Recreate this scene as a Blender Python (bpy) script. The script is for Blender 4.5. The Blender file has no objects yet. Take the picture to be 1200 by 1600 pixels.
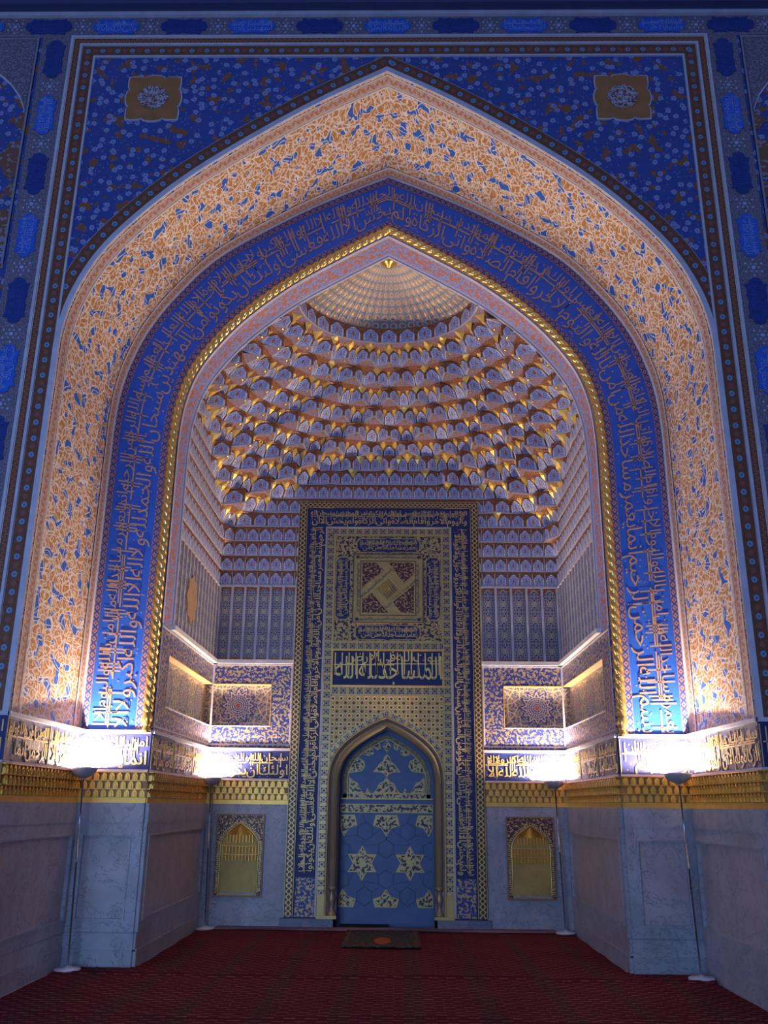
import bpy, math, random, unicodedata
from mathutils import Matrix, Vector
random.seed(7)
PI = math.pi
sc = bpy.context.scene
COL = sc.collection
R = math.radians

# ------------------------------------------------------------------ objects
def tag(o, label=None, cat=None, group=None, kind=None):
    if label: o['label'] = label
    if cat: o['category'] = cat
    if group: o['group'] = group
    if kind: o['kind'] = kind
    return o
def empty(name, loc, label=None, cat=None, group=None, kind=None, rz=0):
    o = bpy.data.objects.new(name, None); COL.objects.link(o)
    o.location = loc; o.rotation_euler.z = rz; o.empty_display_size = .1
    return tag(o, label, cat, group, kind)
def copy_tree(o, parent=None):
    c = o.copy(); COL.objects.link(c)
    c.parent = parent
    for ch in list(o.children): copy_tree(ch, c)
    return c

class MB:
    def __init__(s): s.v = []; s.f = []; s.uv = []; s.mi = []
    def face(s, pts, uv=None, m=0):
        b = len(s.v); s.v += [tuple(p) for p in pts]
        s.f.append(tuple(range(b, b+len(pts)))); s.uv.append(uv); s.mi.append(m)
    def grid(s, rows, uvs=None, m=0, closed=False):
        b = len(s.v); n = len(rows[0])
        for r in rows: s.v += [tuple(p) for p in r]
        for i in range(len(rows)-1):
            for j in range(n if closed else n-1):
                k = (j+1) % n
                s.f.append((b+i*n+j, b+i*n+k, b+(i+1)*n+k, b+(i+1)*n+j)); s.mi.append(m)
                s.uv.append(None if uvs is None else [uvs[i][j], uvs[i][j+1], uvs[i+1][j+1], uvs[i+1][j]])
    def box(s, lo, hi, m=0):
        x0, y0, z0 = lo; x1, y1, z1 = hi
        P = [(x0,y0,z0),(x1,y0,z0),(x1,y1,z0),(x0,y1,z0),(x0,y0,z1),(x1,y0,z1),(x1,y1,z1),(x0,y1,z1)]
        for q in ((3,2,1,0),(4,5,6,7),(0,1,5,4),(2,3,7,6),(1,2,6,5),(3,0,4,7)): s.face([P[i] for i in q], None, m)
    def prism(s, F, poly, d0, d1, m=0, uv=None, sides=True):
        s.face([F(u, v, d1) for u, v in poly], uv, m)
        if sides:
            n = len(poly)
            for i in range(n):
                a, b = poly[i], poly[(i+1) % n]
                s.face([F(a[0],a[1],d0), F(b[0],b[1],d0), F(b[0],b[1],d1), F(a[0],a[1],d1)], None, m)
    def rect(s, F, u0, u1, v0, v1, d0, d1, m=0, uv=None): s.prism(F, [(u0,v0),(u1,v0),(u1,v1),(u0,v1)], d0, d1, m, uv)
    def ring(s, F, u0, u1, v0, v1, w, d0, d1, m=0):
        s.rect(F, u0, u1, v0, v0+w, d0, d1, m); s.rect(F, u0, u1, v1-w, v1, d0, d1, m)
        s.rect(F, u0, u0+w, v0+w, v1-w, d0, d1, m); s.rect(F, u1-w, u1, v0+w, v1-w, d0, d1, m)
    def lathe(s, prof, c, n=24, m=0, a0=0, a1=2*PI):
        full = abs(a1-a0-2*PI) < 1e-6
        rows = []
        for r, z in prof:
            rows.append([(c[0]+r*math.cos(a0+(a1-a0)*i/n), c[1]+r*math.sin(a0+(a1-a0)*i/n), c[2]+z) for i in range(n if full else n+1)])
        s.grid(rows, None, m, full)
    def build(s, name, mats, parent=None, smooth=False):
        me = bpy.data.meshes.new(name); me.from_pydata(s.v, [], s.f)
        if not isinstance(mats, (list, tuple)): mats = [mats]
        for m in mats: me.materials.append(m)
        ul = me.uv_layers.new(name='UVMap'); d = ul.data
        me.polygons.foreach_set('material_index', s.mi)
        me.update()
        flat = [0.0]*(2*len(d))
        for p, uv in zip(me.polygons, s.uv):
            if uv is None:
                nx, ny, nz = map(abs, p.normal)
                for li in p.loop_indices:
                    x, y, z = s.v[me.loops[li].vertex_index]
                    if nz >= nx and nz >= ny: q = (x, y)
                    elif ny >= nx: q = (x, z)
                    else: q = (y, z)
                    flat[2*li] = q[0]; flat[2*li+1] = q[1]
            else:
                for k, li in enumerate(p.loop_indices): flat[2*li], flat[2*li+1] = uv[k]
        d.foreach_set('uv', flat)
        if smooth: me.polygons.foreach_set('use_smooth', [True]*len(me.polygons))
        me.update()
        o = bpy.data.objects.new(name, me); COL.objects.link(o)
        if parent is not None:
            o.parent = parent
            if parent.parent is None: o.matrix_parent_inverse = Matrix.Translation(parent.location).inverted()
        return o

# ------------------------------------------------------------------ materials
class NT:
    def __init__(s, name, rough=.5, metal=0.0, spec=.4):
        s.m = bpy.data.materials.new(name); s.m.use_nodes = True
        s.t = s.m.node_tree; s.n = s.t.nodes; s.b = s.n['Principled BSDF']
        s.b.inputs['Roughness'].default_value = rough; s.b.inputs['Metallic'].default_value = metal
        s.b.inputs['Specular IOR Level'].default_value = spec
        uv = s.n.new('ShaderNodeTexCoord'); s.uvo = uv.outputs['UV']; s.gen = uv.outputs['Object']
        sp = s.n.new('ShaderNodeSeparateXYZ'); s.t.links.new(s.uvo, sp.inputs[0]); s.u, s.v = sp.outputs[0], sp.outputs[1]
    def S(s, inp, val):
        if hasattr(val, 'is_linked') or isinstance(val, bpy.types.NodeSocket): s.t.links.new(val, inp)
        elif isinstance(val, tuple) and len(val) == 3 and inp.type == 'RGBA': inp.default_value = (*val, 1)
        else: inp.default_value = val
    def M(s, op, a, b=None, c=None):
        n = s.n.new('ShaderNodeMath'); n.operation = op; s.S(n.inputs[0], a)
        if b is not None: s.S(n.inputs[1], b)
        if c is not None: s.S(n.inputs[2], c)
        return n.outputs[0]
    def lt(s, a, b): return s.M('LESS_THAN', a, b)
    def gt(s, a, b): return s.M('GREATER_THAN', a, b)
    def mul(s, *a):
        r = a[0]
        for x in a[1:]: r = s.M('MULTIPLY', r, x)
        return r
    def mx(s, a, b): return s.M('MAXIMUM', a, b)
    def band(s, x, c, w): return s.lt(s.M('ABSOLUTE', s.M('SUBTRACT', x, c)), w)
    def cell(s, x, p, off=0.0):      # centred cell coordinate in -.5 .. .5
        return s.M('SUBTRACT', s.M('FRACT', s.M('ADD', s.M('DIVIDE', x, p), off)), .5)
    def xyz(s, x, y, z=0.0):
        n = s.n.new('ShaderNodeCombineXYZ'); s.S(n.inputs[0], x); s.S(n.inputs[1], y); s.S(n.inputs[2], z); return n.outputs[0]
    def mix(s, f, a, b):
        n = s.n.new('ShaderNodeMix'); n.data_type = 'RGBA'; s.S(n.inputs[0], f); s.S(n.inputs[6], a); s.S(n.inputs[7], b); return n.outputs[2]
    def noise(s, vec, scale, detail=2.0, rough=.5):
        n = s.n.new('ShaderNodeTexNoise'); s.t.links.new(vec, n.inputs['Vector']); n.inputs['Scale'].default_value = scale
        n.inputs['Detail'].default_value = detail; n.inputs['Roughness'].default_value = rough; return n.outputs['Fac'], n.outputs['Color']
    def vor(s, vec, scale, feat='F1', rnd=1.0):
        n = s.n.new('ShaderNodeTexVoronoi'); n.voronoi_dimensions = '2D'; n.feature = feat; s.t.links.new(vec, n.inputs['Vector'])
        n.inputs['Scale'].default_value = scale; n.inputs['Randomness'].default_value = rnd
        if feat == 'DISTANCE_TO_EDGE': return n.outputs['Distance']
        sp = s.n.new('ShaderNodeSeparateColor'); s.t.links.new(n.outputs['Color'], sp.inputs[0])
        return n.outputs['Distance'], sp.outputs[0], sp.outputs[1], n.outputs['Position']
    def warp(s, vec, scale, amt):
        _, c = s.noise(vec, scale, 1.0)
        a = s.n.new('ShaderNodeVectorMath'); a.operation = 'SUBTRACT'; s.t.links.new(c, a.inputs[0]); a.inputs[1].default_value = (.5,.5,.5)
        b = s.n.new('ShaderNodeVectorMath'); b.operation = 'SCALE'; s.t.links.new(a.outputs[0], b.inputs[0]); b.inputs['Scale'].default_value = amt
        d = s.n.new('ShaderNodeVectorMath'); d.operation = 'ADD'; s.t.links.new(vec, d.inputs[0]); s.t.links.new(b.outputs[0], d.inputs[1])
        return d.outputs[0]
    def out(s, col, metal=None, rough=None, bump=None, bstr=.4, bdist=.01):
        s.S(s.b.inputs['Base Color'], col)
        if metal is not None: s.S(s.b.inputs['Metallic'], metal)
        if rough is not None: s.S(s.b.inputs['Roughness'], rough)
        if bump is not None:
            n = s.n.new('ShaderNodeBump'); n.inputs['Strength'].default_value = bstr; n.inputs['Distance'].default_value = bdist
            s.t.links.new(bump, n.inputs['Height']); s.t.links.new(n.outputs[0], s.b.inputs['Normal'])
        return s.m

BLUE = (.022,.11,.58); NAVY = (.012,.022,.16); GOLD = (.80,.48,.13); CREAM = (.72,.62,.55); BROWN = (.20,.075,.045)
ORANGE = (.50,.20,.06); PALE = (.45,.52,.80); LAV = (.42,.42,.66)

def plain(name, col, rough=.5, metal=0.0, var=.15, scale=6.0, bump=0.0):
    n = NT(name, rough, metal); f, _ = n.noise(n.gen, scale, 4.0, .6)
    dark = tuple(c*(1-2*var) for c in col); lite = tuple(min(1, c*(1+2*var)) for c in col)
    return n.out(n.mix(f, dark, lite), bump=f if bump else None, bstr=bump)
def mat_floral():       # deep blue ground, pale daisies, brown leaves and stems
    n = NT('blue_floral', .45)
    wv = n.warp(n.uvo, 3.0, .12)
    e = n.vor(n.warp(n.uvo, 5.0, .16), 4.2, 'DISTANCE_TO_EDGE'); f, _ = n.noise(n.uvo, 1.3, 3.0)
    base = n.mix(f, (.026,.045,.22), (.035,.085,.36))
    c = n.mix(n.band(e, .10, .016), base, (.10,.08,.22))
    nf, _ = n.noise(wv, 7.0, 1.0); c = n.mix(n.gt(nf, .60), c, (.24,.09,.04))
    d, r1, r2, _ = n.vor(n.uvo, 8.5)
    pet, _ = n.noise(n.uvo, 46.0, 0.0)
    fl = n.mul(n.lt(n.M('ADD', d, n.M('MULTIPLY', pet, .22)), .37), n.gt(r1, .30))
    c = n.mix(fl, c, (.22,.28,.58)); c = n.mix(n.mul(n.lt(d, .085), n.gt(r1, .30)), c, (.24,.14,.16))
    d2, r3, _, _ = n.vor(wv, 22.0); c = n.mix(n.mul(n.lt(d2, .22), n.gt(r3, .72)), c, (.12,.17,.50))
    return n.out(c)
def mat_soffit():       # orange-gold leaves outlined in white, blue openings
    n = NT('soffit_floral', .5)
    UV = n.xyz(n.u, n.M('MULTIPLY', n.v, .55)); w1 = n.warp(n.warp(UV, 4.0, .16), 11.0, .075)
    e = n.vor(w1, 8.6, 'DISTANCE_TO_EDGE'); d, r, r2, _ = n.vor(w1, 8.6)
    f, _ = n.noise(UV, 26.0, 2.0)
    org = n.mix(f, (.30,.11,.035), (.66,.36,.12))
    c = org
    e2 = n.vor(n.warp(n.warp(UV, 7.0, .10), 24.0, .035), 11.0, 'DISTANCE_TO_EDGE')
    c = n.mix(n.lt(e2, .085), c, (.72,.64,.60))
    d3, r4, _, _ = n.vor(n.warp(n.warp(UV, 7.0, .10), 24.0, .035), 11.0); c = n.mix(n.lt(d3, .14), c, (.86,.72,.50)); c = n.mix(n.lt(d3, .06), c, (.35,.12,.05))
    nf, _ = n.noise(n.warp(UV, 15.0, .05), 9.0, .4)
    c = n.mix(n.gt(nf, .585), c, (.82,.76,.76)); c = n.mix(n.gt(nf, .612), c, (.03,.13,.56))
    e4 = n.vor(n.warp(UV, 5.0, .12), 5.5, 'DISTANCE_TO_EDGE'); c = n.mix(n.band(e4, .10, .022), c, (.78,.70,.68))
    return n.out(c)
def mat_dotband():      # brown band with light blue rosettes, v runs 0..1 across, u in metres
    n = NT('brown_dot_band', .5); a = n.cell(n.u, .17); b = n.M('MULTIPLY', n.M('SUBTRACT', n.v, .5), .88)
    r = n.M('POWER', n.M('ADD', n.mul(a, a), n.mul(b, b, 1.0)), .5)
    par = n.lt(n.M('ABSOLUTE', n.cell(n.u, .34, .25)), .27)
    f, _ = n.noise(n.gen, 40.0, 2.0); c = n.mix(f, (.085,.03,.015), (.24,.09,.05))
    a3 = n.cell(n.u, .17, .5); r3 = n.M('POWER', n.M('ADD', n.mul(a3, a3), n.mul(b, b)), .5); c = n.mix(n.lt(r3, .16), c, (.26,.08,.06)); c = n.mix(n.lt(r, .17), c, (.16,.28,.46))
    c = n.mix(n.lt(r, .06), c, (.05,.10,.22)); c = n.mix(n.gt(n.M('ABSOLUTE', b), .405), c, (.38,.34,.36))
    return n.out(c)
def mat_vine(name, bg, fg, p=.12):
    n = NT(name, .5); w = n.M('MULTIPLY', n.M('SINE', n.M('MULTIPLY', n.u, 2*PI/p)), .24); b = n.M('SUBTRACT', n.v, .5)
    l = n.band(n.M('SUBTRACT', b, w), 0.0, .075); a = n.cell(n.u, p/2, .25); rr = n.M('ADD', n.mul(a, a, .35), n.mul(b, b)); dot = n.lt(rr, .028)
    c = n.mix(n.mx(l, dot), bg, fg); c = n.mix(n.gt(n.M('ABSOLUTE', b), .42), c, CREAM)
    return n.out(c)
def mat_diamond(name, bg, fg, p=.09, edge=None):
    n = NT(name, .45); a = n.M('ABSOLUTE', n.cell(n.u, p)); b = n.M('ABSOLUTE', n.M('SUBTRACT', n.v, .5))
    q = n.M('ADD', a, n.M('MULTIPLY', b, .95)); k = n.mul(n.lt(q, .38), n.gt(q, .13))
    a2 = n.M('ABSOLUTE', n.cell(n.u, p, .5)); b2 = n.M('SUBTRACT', .5, b); k2 = n.lt(n.M('ADD', a2, b2), .30)
    c = n.mix(n.mx(k, k2), bg, fg); c = n.mix(n.gt(b, .45), c, edge or fg)
    return n.out(c)
def mat_mirror(name, bg, fg, sx, scale, w=.05, metal=.0, c0=.14, pu=1.0, pv=1.0, rough=.45, fill=None, bump=False):
    # ornament mirrored about the middle of each cell
    n = NT(name, rough); a = n.M('ABSOLUTE', n.cell(n.u, pu)); b = n.M('ABSOLUTE', n.cell(n.v, pv))
    vec = n.xyz(n.M('MULTIPLY', a, sx), n.M('MULTIPLY', b, sx*pv/pu)); ww = n.warp(vec, 3.0, .22)
    e = n.vor(ww, scale, 'DISTANCE_TO_EDGE'); d, r, _, _ = n.vor(ww, scale)
    k = n.mx(n.band(e, c0, w), n.lt(d, .17)); c = n.mix(k, bg, fg)
    if fill: c = n.mix(n.mul(n.lt(e, .05), n.gt(r, .4)), c, fill)
    return n.out(c, metal=n.M('MULTIPLY', k, metal), bump=k if bump else None, bstr=.5, bdist=.01)
def mat_blot(name, bg, fg, scale, thr=.5, metal=0.0, warp=.1, mir=0.0, rough=.4):
    n = NT(name, rough); vec = n.uvo
    if mir: vec = n.xyz(n.M('ABSOLUTE', n.cell(n.u, mir)), n.v) if mir > 0 else vec
    f, _ = n.noise(n.warp(vec, scale*.7, warp), scale, 1.2, .6)
    k = n.gt(f, thr); g, _ = n.noise(n.gen, 9.0, 3.0)
    fg2 = n.mix(g, tuple(x*.7 for x in fg), fg)
    return n.out(n.mix(k, bg, fg2), metal=n.M('MULTIPLY', k, metal), bump=f, bstr=.3, bdist=.01)
def mat_stars(name, bg, line, dot, p, metal=0.0):       # interlaced star lattice, holes showing
    n = NT(name, .4); a = n.M('ABSOLUTE', n.cell(n.u, p)); b = n.M('ABSOLUTE', n.cell(n.v, p))
    s1 = n.M('ADD', a, b); r = n.M('POWER', n.M('ADD', n.mul(a, a), n.mul(b, b)), .5)
    k = n.mx(n.band(s1, .30, .05), n.mx(n.band(n.mx(a, b), .21, .045), n.band(s1, .62, .05)))
    c = n.mix(k, bg, line); c = n.mix(n.lt(r, .12), c, dot); a4 = n.cell(n.u, p, .5); b4 = n.cell(n.v, p, .5); c = n.mix(n.lt(n.M('ADD', n.mul(a4, a4), n.mul(b4, b4)), .018), c, dot)
    return n.out(c, metal=n.M('MULTIPLY', k, metal))
def mat_chain(name):    # chain of hexagons and stars along a strip, v 0..1
    n = NT(name, .4); a = n.cell(n.u, .12); b = n.M('SUBTRACT', n.v, .5); r = n.M('POWER', n.M('ADD', n.mul(a, a), n.mul(b, b)), .5)
    a2 = n.cell(n.u, .06); b2 = n.M('SUBTRACT', n.M('ABSOLUTE', b), .30); r2 = n.M('POWER', n.M('ADD', n.mul(a2, a2, .25), n.mul(b2, b2)), .5)
    k = n.mx(n.lt(r, .15), n.lt(r2, .09)); k2 = n.band(r, .28, .035)
    f, _ = n.noise(n.gen, 14.0, 2.0)
    c = n.mix(k, n.mix(f, (.36,.26,.12), (.68,.50,.20)), (.02,.04,.2)); c = n.mix(k2, c, (.12,.08,.07)); c = n.mix(n.gt(n.M('ABSOLUTE', b), .46), c, (.60,.52,.32))
    return n.out(c, metal=n.M('MULTIPLY', n.M('SUBTRACT', 1.0, k), .45))
def mat_knot():
    n = NT('gold_knot_border', .4); b = n.M('SUBTRACT', n.v, .5); s = n.M('MULTIPLY', n.M('SINE', n.M('MULTIPLY', n.u, 2*PI/.14)), .27)
    k = n.mx(n.band(b, s, .085), n.band(n.M('ADD', b, s), 0.0, .085)); k = n.mx(k, n.gt(n.M('ABSOLUTE', b), .44))
    return n.out(n.mix(k, (.05,.035,.045), (.66,.46,.15)), metal=n.M('MULTIPLY', k, .3))
def mat_rosette():      # twelve-pointed star medallion in a field of lines; uv centred on the medallion, metres
    n = NT('star_field', .45); r = n.M('POWER', n.M('ADD', n.mul(n.u, n.u), n.mul(n.v, n.v)), .5)
    a = n.M('ARCTAN2', n.v, n.u); am = n.M('PINGPONG', n.M('ADD', a, 10*PI/6), PI/12)
    x = n.mul(r, n.M('COSINE', am)); y = n.mul(r, n.M('SINE', am))
    def ln(al, c, w): return n.band(n.M('ADD', n.M('MULTIPLY', x, math.cos(al)), n.M('MULTIPLY', y, math.sin(al))), c, w)
    f, _ = n.noise(n.uvo, 34.0, 1.5)
    c = n.mix(n.gt(f, .56), (.035,.055,.28), (.30,.27,.26))
    sec = n.gt(n.M('ADD', n.M('MULTIPLY', x, math.cos(1.25)), n.M('MULTIPLY', y, math.sin(1.25))), .10)
    c = n.mix(n.mul(sec, n.gt(r, .19)), c, n.mix(n.gt(f, .50), (.12,.14,.26), (.40,.37,.30)))
    k = n.mx(ln(1.05, .108, .006), n.mx(ln(-.55, .24, .006), n.mx(ln(.0, .42, .006), ln(1.28, .17, .006))))
    c = n.mix(k, c, (.66,.58,.38))
    inn = n.mul(n.lt(r, .165), n.gt(n.M('SINE', n.M('MULTIPLY', r, 210.0)), n.M('MULTIPLY', n.M('COSINE', n.M('MULTIPLY', a, 24.0)), .8)))
    c = n.mix(inn, c, (.45,.44,.46)); c = n.mix(n.lt(r, .035), c, (.42,.10,.06))
    return n.out(c)
def mat_niche_panel():  # uv 0..1 over a small arched panel
    n = NT('niche_panel_blue', .45); a = n.M('SUBTRACT', n.u, .5); b = n.v
    mirr = n.xyz(n.M('MULTIPLY', n.M('ABSOLUTE', a), 1.3), n.M('MULTIPLY', b, 1.5))
    f, _ = n.noise(n.warp(mirr, 5.0, .15), 9.0, .5); g, _ = n.noise(n.gen, 2.2, 2.0)
    c = n.mix(n.gt(f, .545), n.mix(g, (.38,.44,.70), (.56,.58,.78)), (.06,.14,.50))
    q = n.M('ADD', n.M('MULTIPLY', n.M('ABSOLUTE', a), 2.6), n.M('ABSOLUTE', n.M('SUBTRACT', b, .42)))
    c = n.mix(n.lt(q, .30), c, (.45,.17,.08)); c = n.mix(n.lt(q, .12), c, (.10,.14,.42))
    e = n.mx(n.M('ABSOLUTE', a), n.M('MULTIPLY', n.M('SUBTRACT', b, .45), .9)); c = n.mix(n.gt(e, .41), c, (.74,.74,.86))
    return n.out(c)
def mat_tall():         # tall tile panel: blue ground and gilded arabesque, uv: u 0..1, v in panel widths
    n = NT('tall_panel_arabesque', .45); a = n.M('ABSOLUTE', n.M('SUBTRACT', n.u, .5)); b = n.M('ABSOLUTE', n.cell(n.v, 1.25))
    vec = n.warp(n.xyz(n.M('MULTIPLY', a, 1.0), n.M('MULTIPLY', b, 1.25)), 4.0, .14)
    e = n.vor(vec, 4.6, 'DISTANCE_TO_EDGE'); f, _ = n.noise(vec, 13.0, 1.0)
    r = n.M('POWER', n.M('ADD', n.mul(a, a), n.mul(b, b, 1.5)), .5)
    k = n.mx(n.band(e, .12, .055), n.gt(f, .66)); k = n.mx(k, n.band(r, .19, .03)); k = n.mx(k, n.lt(r, .08))
    c = n.mix(k, (.015,.045,.23), (.58,.50,.34)); c = n.mix(n.gt(a, .47), c, (.03,.05,.2))
    return n.out(c, metal=n.M('MULTIPLY', k, .3))
def mat_marble(name, col, vein, scale=1.0):
    n = NT(name, .38, 0.0, .45); w = n.warp(n.gen, 1.2*scale, .8); f, _ = n.noise(w, 2.4*scale, 8.0, .62); g, _ = n.noise(n.gen, 1.1, 3.0)
    c = n.mix(f, tuple(x*.42 for x in col), tuple(min(1, x*1.5) for x in col)); h, _ = n.noise(w, 5.0*scale, 6.0, .7)
    c = n.mix(n.band(h, .5, .008), c, vein); c = n.mix(n.M('MULTIPLY', n.gt(g, .60), .22), c, (.45,.33,.28))
    st, _ = n.noise(n.gen, 17.0, 4.0, .7)
    return n.out(c, bump=st, bstr=.18, bdist=.01)
def mat_carpet():
    n = NT('red_carpet', .95, 0, .1); f, _ = n.noise(n.gen, 60.0, 3.0); rowid = n.M('FLOOR', n.M('DIVIDE', n.v, .075))
    wob = n.M('MULTIPLY', n.M('FRACT', n.M('MULTIPLY', rowid, .5)), .17)
    y = n.cell(n.v, .075); x = n.cell(n.M('ADD', n.u, wob), .17)
    dash = n.mul(n.lt(n.M('ABSOLUTE', y), .10), n.lt(n.M('ABSOLUTE', x), .27))
    c = n.mix(f, (.075,.004,.012), (.17,.012,.028))
    col = n.lt(n.M('ABSOLUTE', n.cell(n.u, .62)), .13); gul = n.mul(col, n.gt(f, .45), n.lt(n.M('ABSOLUTE', n.cell(n.v, .15)), .36))
    c = n.mix(gul, c, (.055,.035,.03)); dk = n.mul(n.gt(n.M('ABSOLUTE', y), .36), n.gt(f, .42)); c = n.mix(dk, c, (.03,.008,.012))
    c = n.mix(n.mul(dash, n.gt(f, .42)), c, (.34,.13,.12))
    g, _ = n.noise(n.gen, 1.4, 2.0); c = n.mix(n.M('MULTIPLY', g, .45), c, (.03,.006,.01))
    return n.out(c, bump=f, bstr=.6, bdist=.01)
def mat_facet():
    n = NT('gilded_brown_facet', .45); f, _ = n.noise(n.uvo, 60.0, 1.0); g, _ = n.noise(n.gen, 3.0, 2.0)
    k = n.gt(f, .55); c = n.mix(k, n.mix(g, (.14,.04,.028), (.26,.085,.045)), (.50,.24,.08))
    return n.out(c, metal=n.M('MULTIPLY', k, .4))
def mat_plate():
    n = NT('lavender_underside', .5); a = n.M('ABSOLUTE', n.cell(n.u, .07)); b = n.M('ABSOLUTE', n.cell(n.v, .07)); q = n.M('ADD', a, b)
    c = n.mix(n.band(q, .35, .12), (.27,.23,.36), (.28,.12,.10)); return n.out(c)
def mat_fan():          # uv u = angle in rib units, v = 0 rim .. 1 apex
    n = NT('fan_vault_gilding', .4); a = n.cell(n.u, 1.0); f, _ = n.noise(n.gen, 30.0, 2.0)
    b = n.cell(n.v, .10); sh = n.M('MULTIPLY', n.M('SUBTRACT', 1.0, n.v), 1.0)
    r = n.M('POWER', n.M('ADD', n.mul(a, a), n.mul(b, b, 1.0)), .5)
    c = n.mix(f, (.22,.18,.17), (.38,.34,.36)); k1 = n.mul(n.band(r, .32, .07)); c = n.mix(k1, c, (.50,.52,.60))
    k2 = n.lt(r, .19); c = n.mix(k2, c, (.62,.32,.10)); k3 = n.gt(n.M('ABSOLUTE', a), .47); c = n.mix(k3, c, (.46,.38,.24))
    c = n.mix(n.mul(n.gt(n.v, .80), n.gt(f, .5)), c, (.45,.40,.42))
    return n.out(c, metal=n.M('MULTIPLY', n.mx(k2, k3), .6), bump=r, bstr=.3, bdist=.01)
def mat_gold(name, col=(.75,.48,.15), rough=.34, metal=.85, sc_=7.0, var=.2):
    n = NT(name, rough, metal); f, _ = n.noise(n.gen, sc_, 5.0, .65)
    return n.out(n.mix(f, tuple(c*(1-1.6*var) for c in col), tuple(min(1, c*(1+var)) for c in col)), bump=f, bstr=.25, bdist=.01)
def mat_hexmarble():
    n = NT('hexagon_marble', .42); f, _ = n.noise(n.warp(n.gen, 2.0, .6), 4.0, 6.0)
    return n.out(n.mix(f, (.05,.10,.24), (.12,.20,.40)))

floral = mat_floral(); soffit_m = mat_soffit(); dotband = mat_dotband()
vine_c = mat_vine('cream_vine', (.45,.36,.36), (.42,.17,.08)); vine_r = mat_vine('red_vine', (.16,.055,.035), (.30,.11,.06), .06)
def mat_lining():
    n = NT('lavender_floret', .5); vec = n.xyz(n.u, n.M('MULTIPLY', n.v, .45)); f, _ = n.noise(n.warp(vec, 14.0, .05), 17.0, .5); g, _ = n.noise(vec, 40.0, 1.0)
    c = n.mix(n.gt(g, .5), (.20,.23,.50), (.32,.34,.62)); b = n.M('ABSOLUTE', n.M('SUBTRACT', n.v, .5)); c = n.mix(n.mul(n.gt(f, .54), n.lt(b, .33)), c, (.50,.17,.09))
    c = n.mix(n.gt(b, .42), c, (.42,.44,.66)); return n.out(c)
vine_l = mat_lining()
dia = mat_diamond('diamond_border', (.02,.06,.30), (.40,.20,.16)); rim = plain('pale_plaster_rim', (.50,.49,.60), .5)
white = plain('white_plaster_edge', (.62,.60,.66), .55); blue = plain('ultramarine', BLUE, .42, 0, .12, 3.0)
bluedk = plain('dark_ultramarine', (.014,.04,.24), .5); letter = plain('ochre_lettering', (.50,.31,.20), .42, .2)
goldm = mat_gold('gilded_relief', (.82,.48,.10), .38, .55); gold2 = mat_gold('bright_gold', (.86,.56,.18), .28, .9); goldp = mat_gold('gold_plate', (.58,.42,.15), .42, .35)
letterg = mat_gold('gold_lettering', (.74,.53,.20), .4, .3); ground = plain('dark_blue_ground', (.016,.024,.14), .5)
facet = mat_facet(); npanel = mat_niche_panel(); plate = mat_plate(); fan = mat_fan(); tall = mat_tall()
floral_gold = mat_blot('blue_gold_scroll', (.03,.05,.26), (.60,.42,.20), 26.0, .52, .25, .05)
starfield = mat_rosette(); marble = mat_marble('grey_marble', (.36,.38,.44), (.16,.17,.22)); marble2 = mat_marble('grey_marble_panel', (.40,.38,.42), (.2,.2,.24), .8)
carpet_m = mat_carpet(); knot = mat_knot(); chain = mat_chain('star_chain_border'); lattice = mat_stars('gold_star_lattice', (.50,.34,.10), (1.0,.76,.28), (.03,.02,.06), .12, .15)
scroll_red = mat_blot('maroon_gold_scroll', (.085,.022,.03), (.62,.44,.18), 34.0, .55, .2, .04)
scroll_navy = mat_blot('navy_gold_scroll', (.045,.025,.06), (.66,.50,.20), 24.0, .48, .2, .05)
hexm = mat_hexmarble(); greyfl = mat_blot('grey_floral_border', (.12,.10,.14), (.26,.24,.36), 40.0, .52, 0, .04)
steel = plain('brushed_steel', (.55,.55,.58), .25, .95, .05); bowl_m = plain('lamp_grey_enamel', (.35,.35,.40), .4); basem = plain('lamp_white_base', (.62,.60,.66), .4)
black = plain('black_cloth', (.006,.006,.009), .9)
def mat_emit(col, st):
    n = NT('halogen_glow'); n.b.inputs['Emission Color'].default_value = (*col, 1); n.b.inputs['Emission Strength'].default_value = st; return n.out((.9,.9,.9))
glow = mat_emit((1,.86,.66), 150.0)

# ------------------------------------------------------------------ frames
def FY(y): return lambda u, v, d: (u, y-d, v)
def FL(x): return lambda u, v, d: (-x+d, u, v)
def FR(x): return lambda u, v, d: (x-d, -u, v)

# ------------------------------------------------------------------ Arabic lettering
FORMS = {}
for cp in list(range(0xFE80, 0xFEFD)):
    dc = unicodedata.decomposition(chr(cp)).split()
    if len(dc) >= 2: FORMS[(dc[0].strip('<>'), ''.join(chr(int(x, 16)) for x in dc[1:]))] = chr(cp)
def shape(w):
    w = w.replace('لا', '\u0001').replace('لأ', '\u0002'); lam = {'\u0001': 'لا', '\u0002': 'لأ'}
    ks = [lam.get(c, c) for c in w]; out = ''
    def can(k, f): return (f, k) in FORMS
    for i, k in enumerate(ks):
        pj = i > 0 and can(ks[i-1], 'initial') and can(k, 'final'); nj = i < len(ks)-1 and can(k, 'initial') and can(ks[i+1], 'final')
        f = 'medial' if pj and nj else 'final' if pj else 'initial' if nj else 'isolated'
        out += FORMS.get((f, k), k if len(k) == 1 else k)
    return out[::-1]
WCACHE = {}; WT = [-.005]
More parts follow.
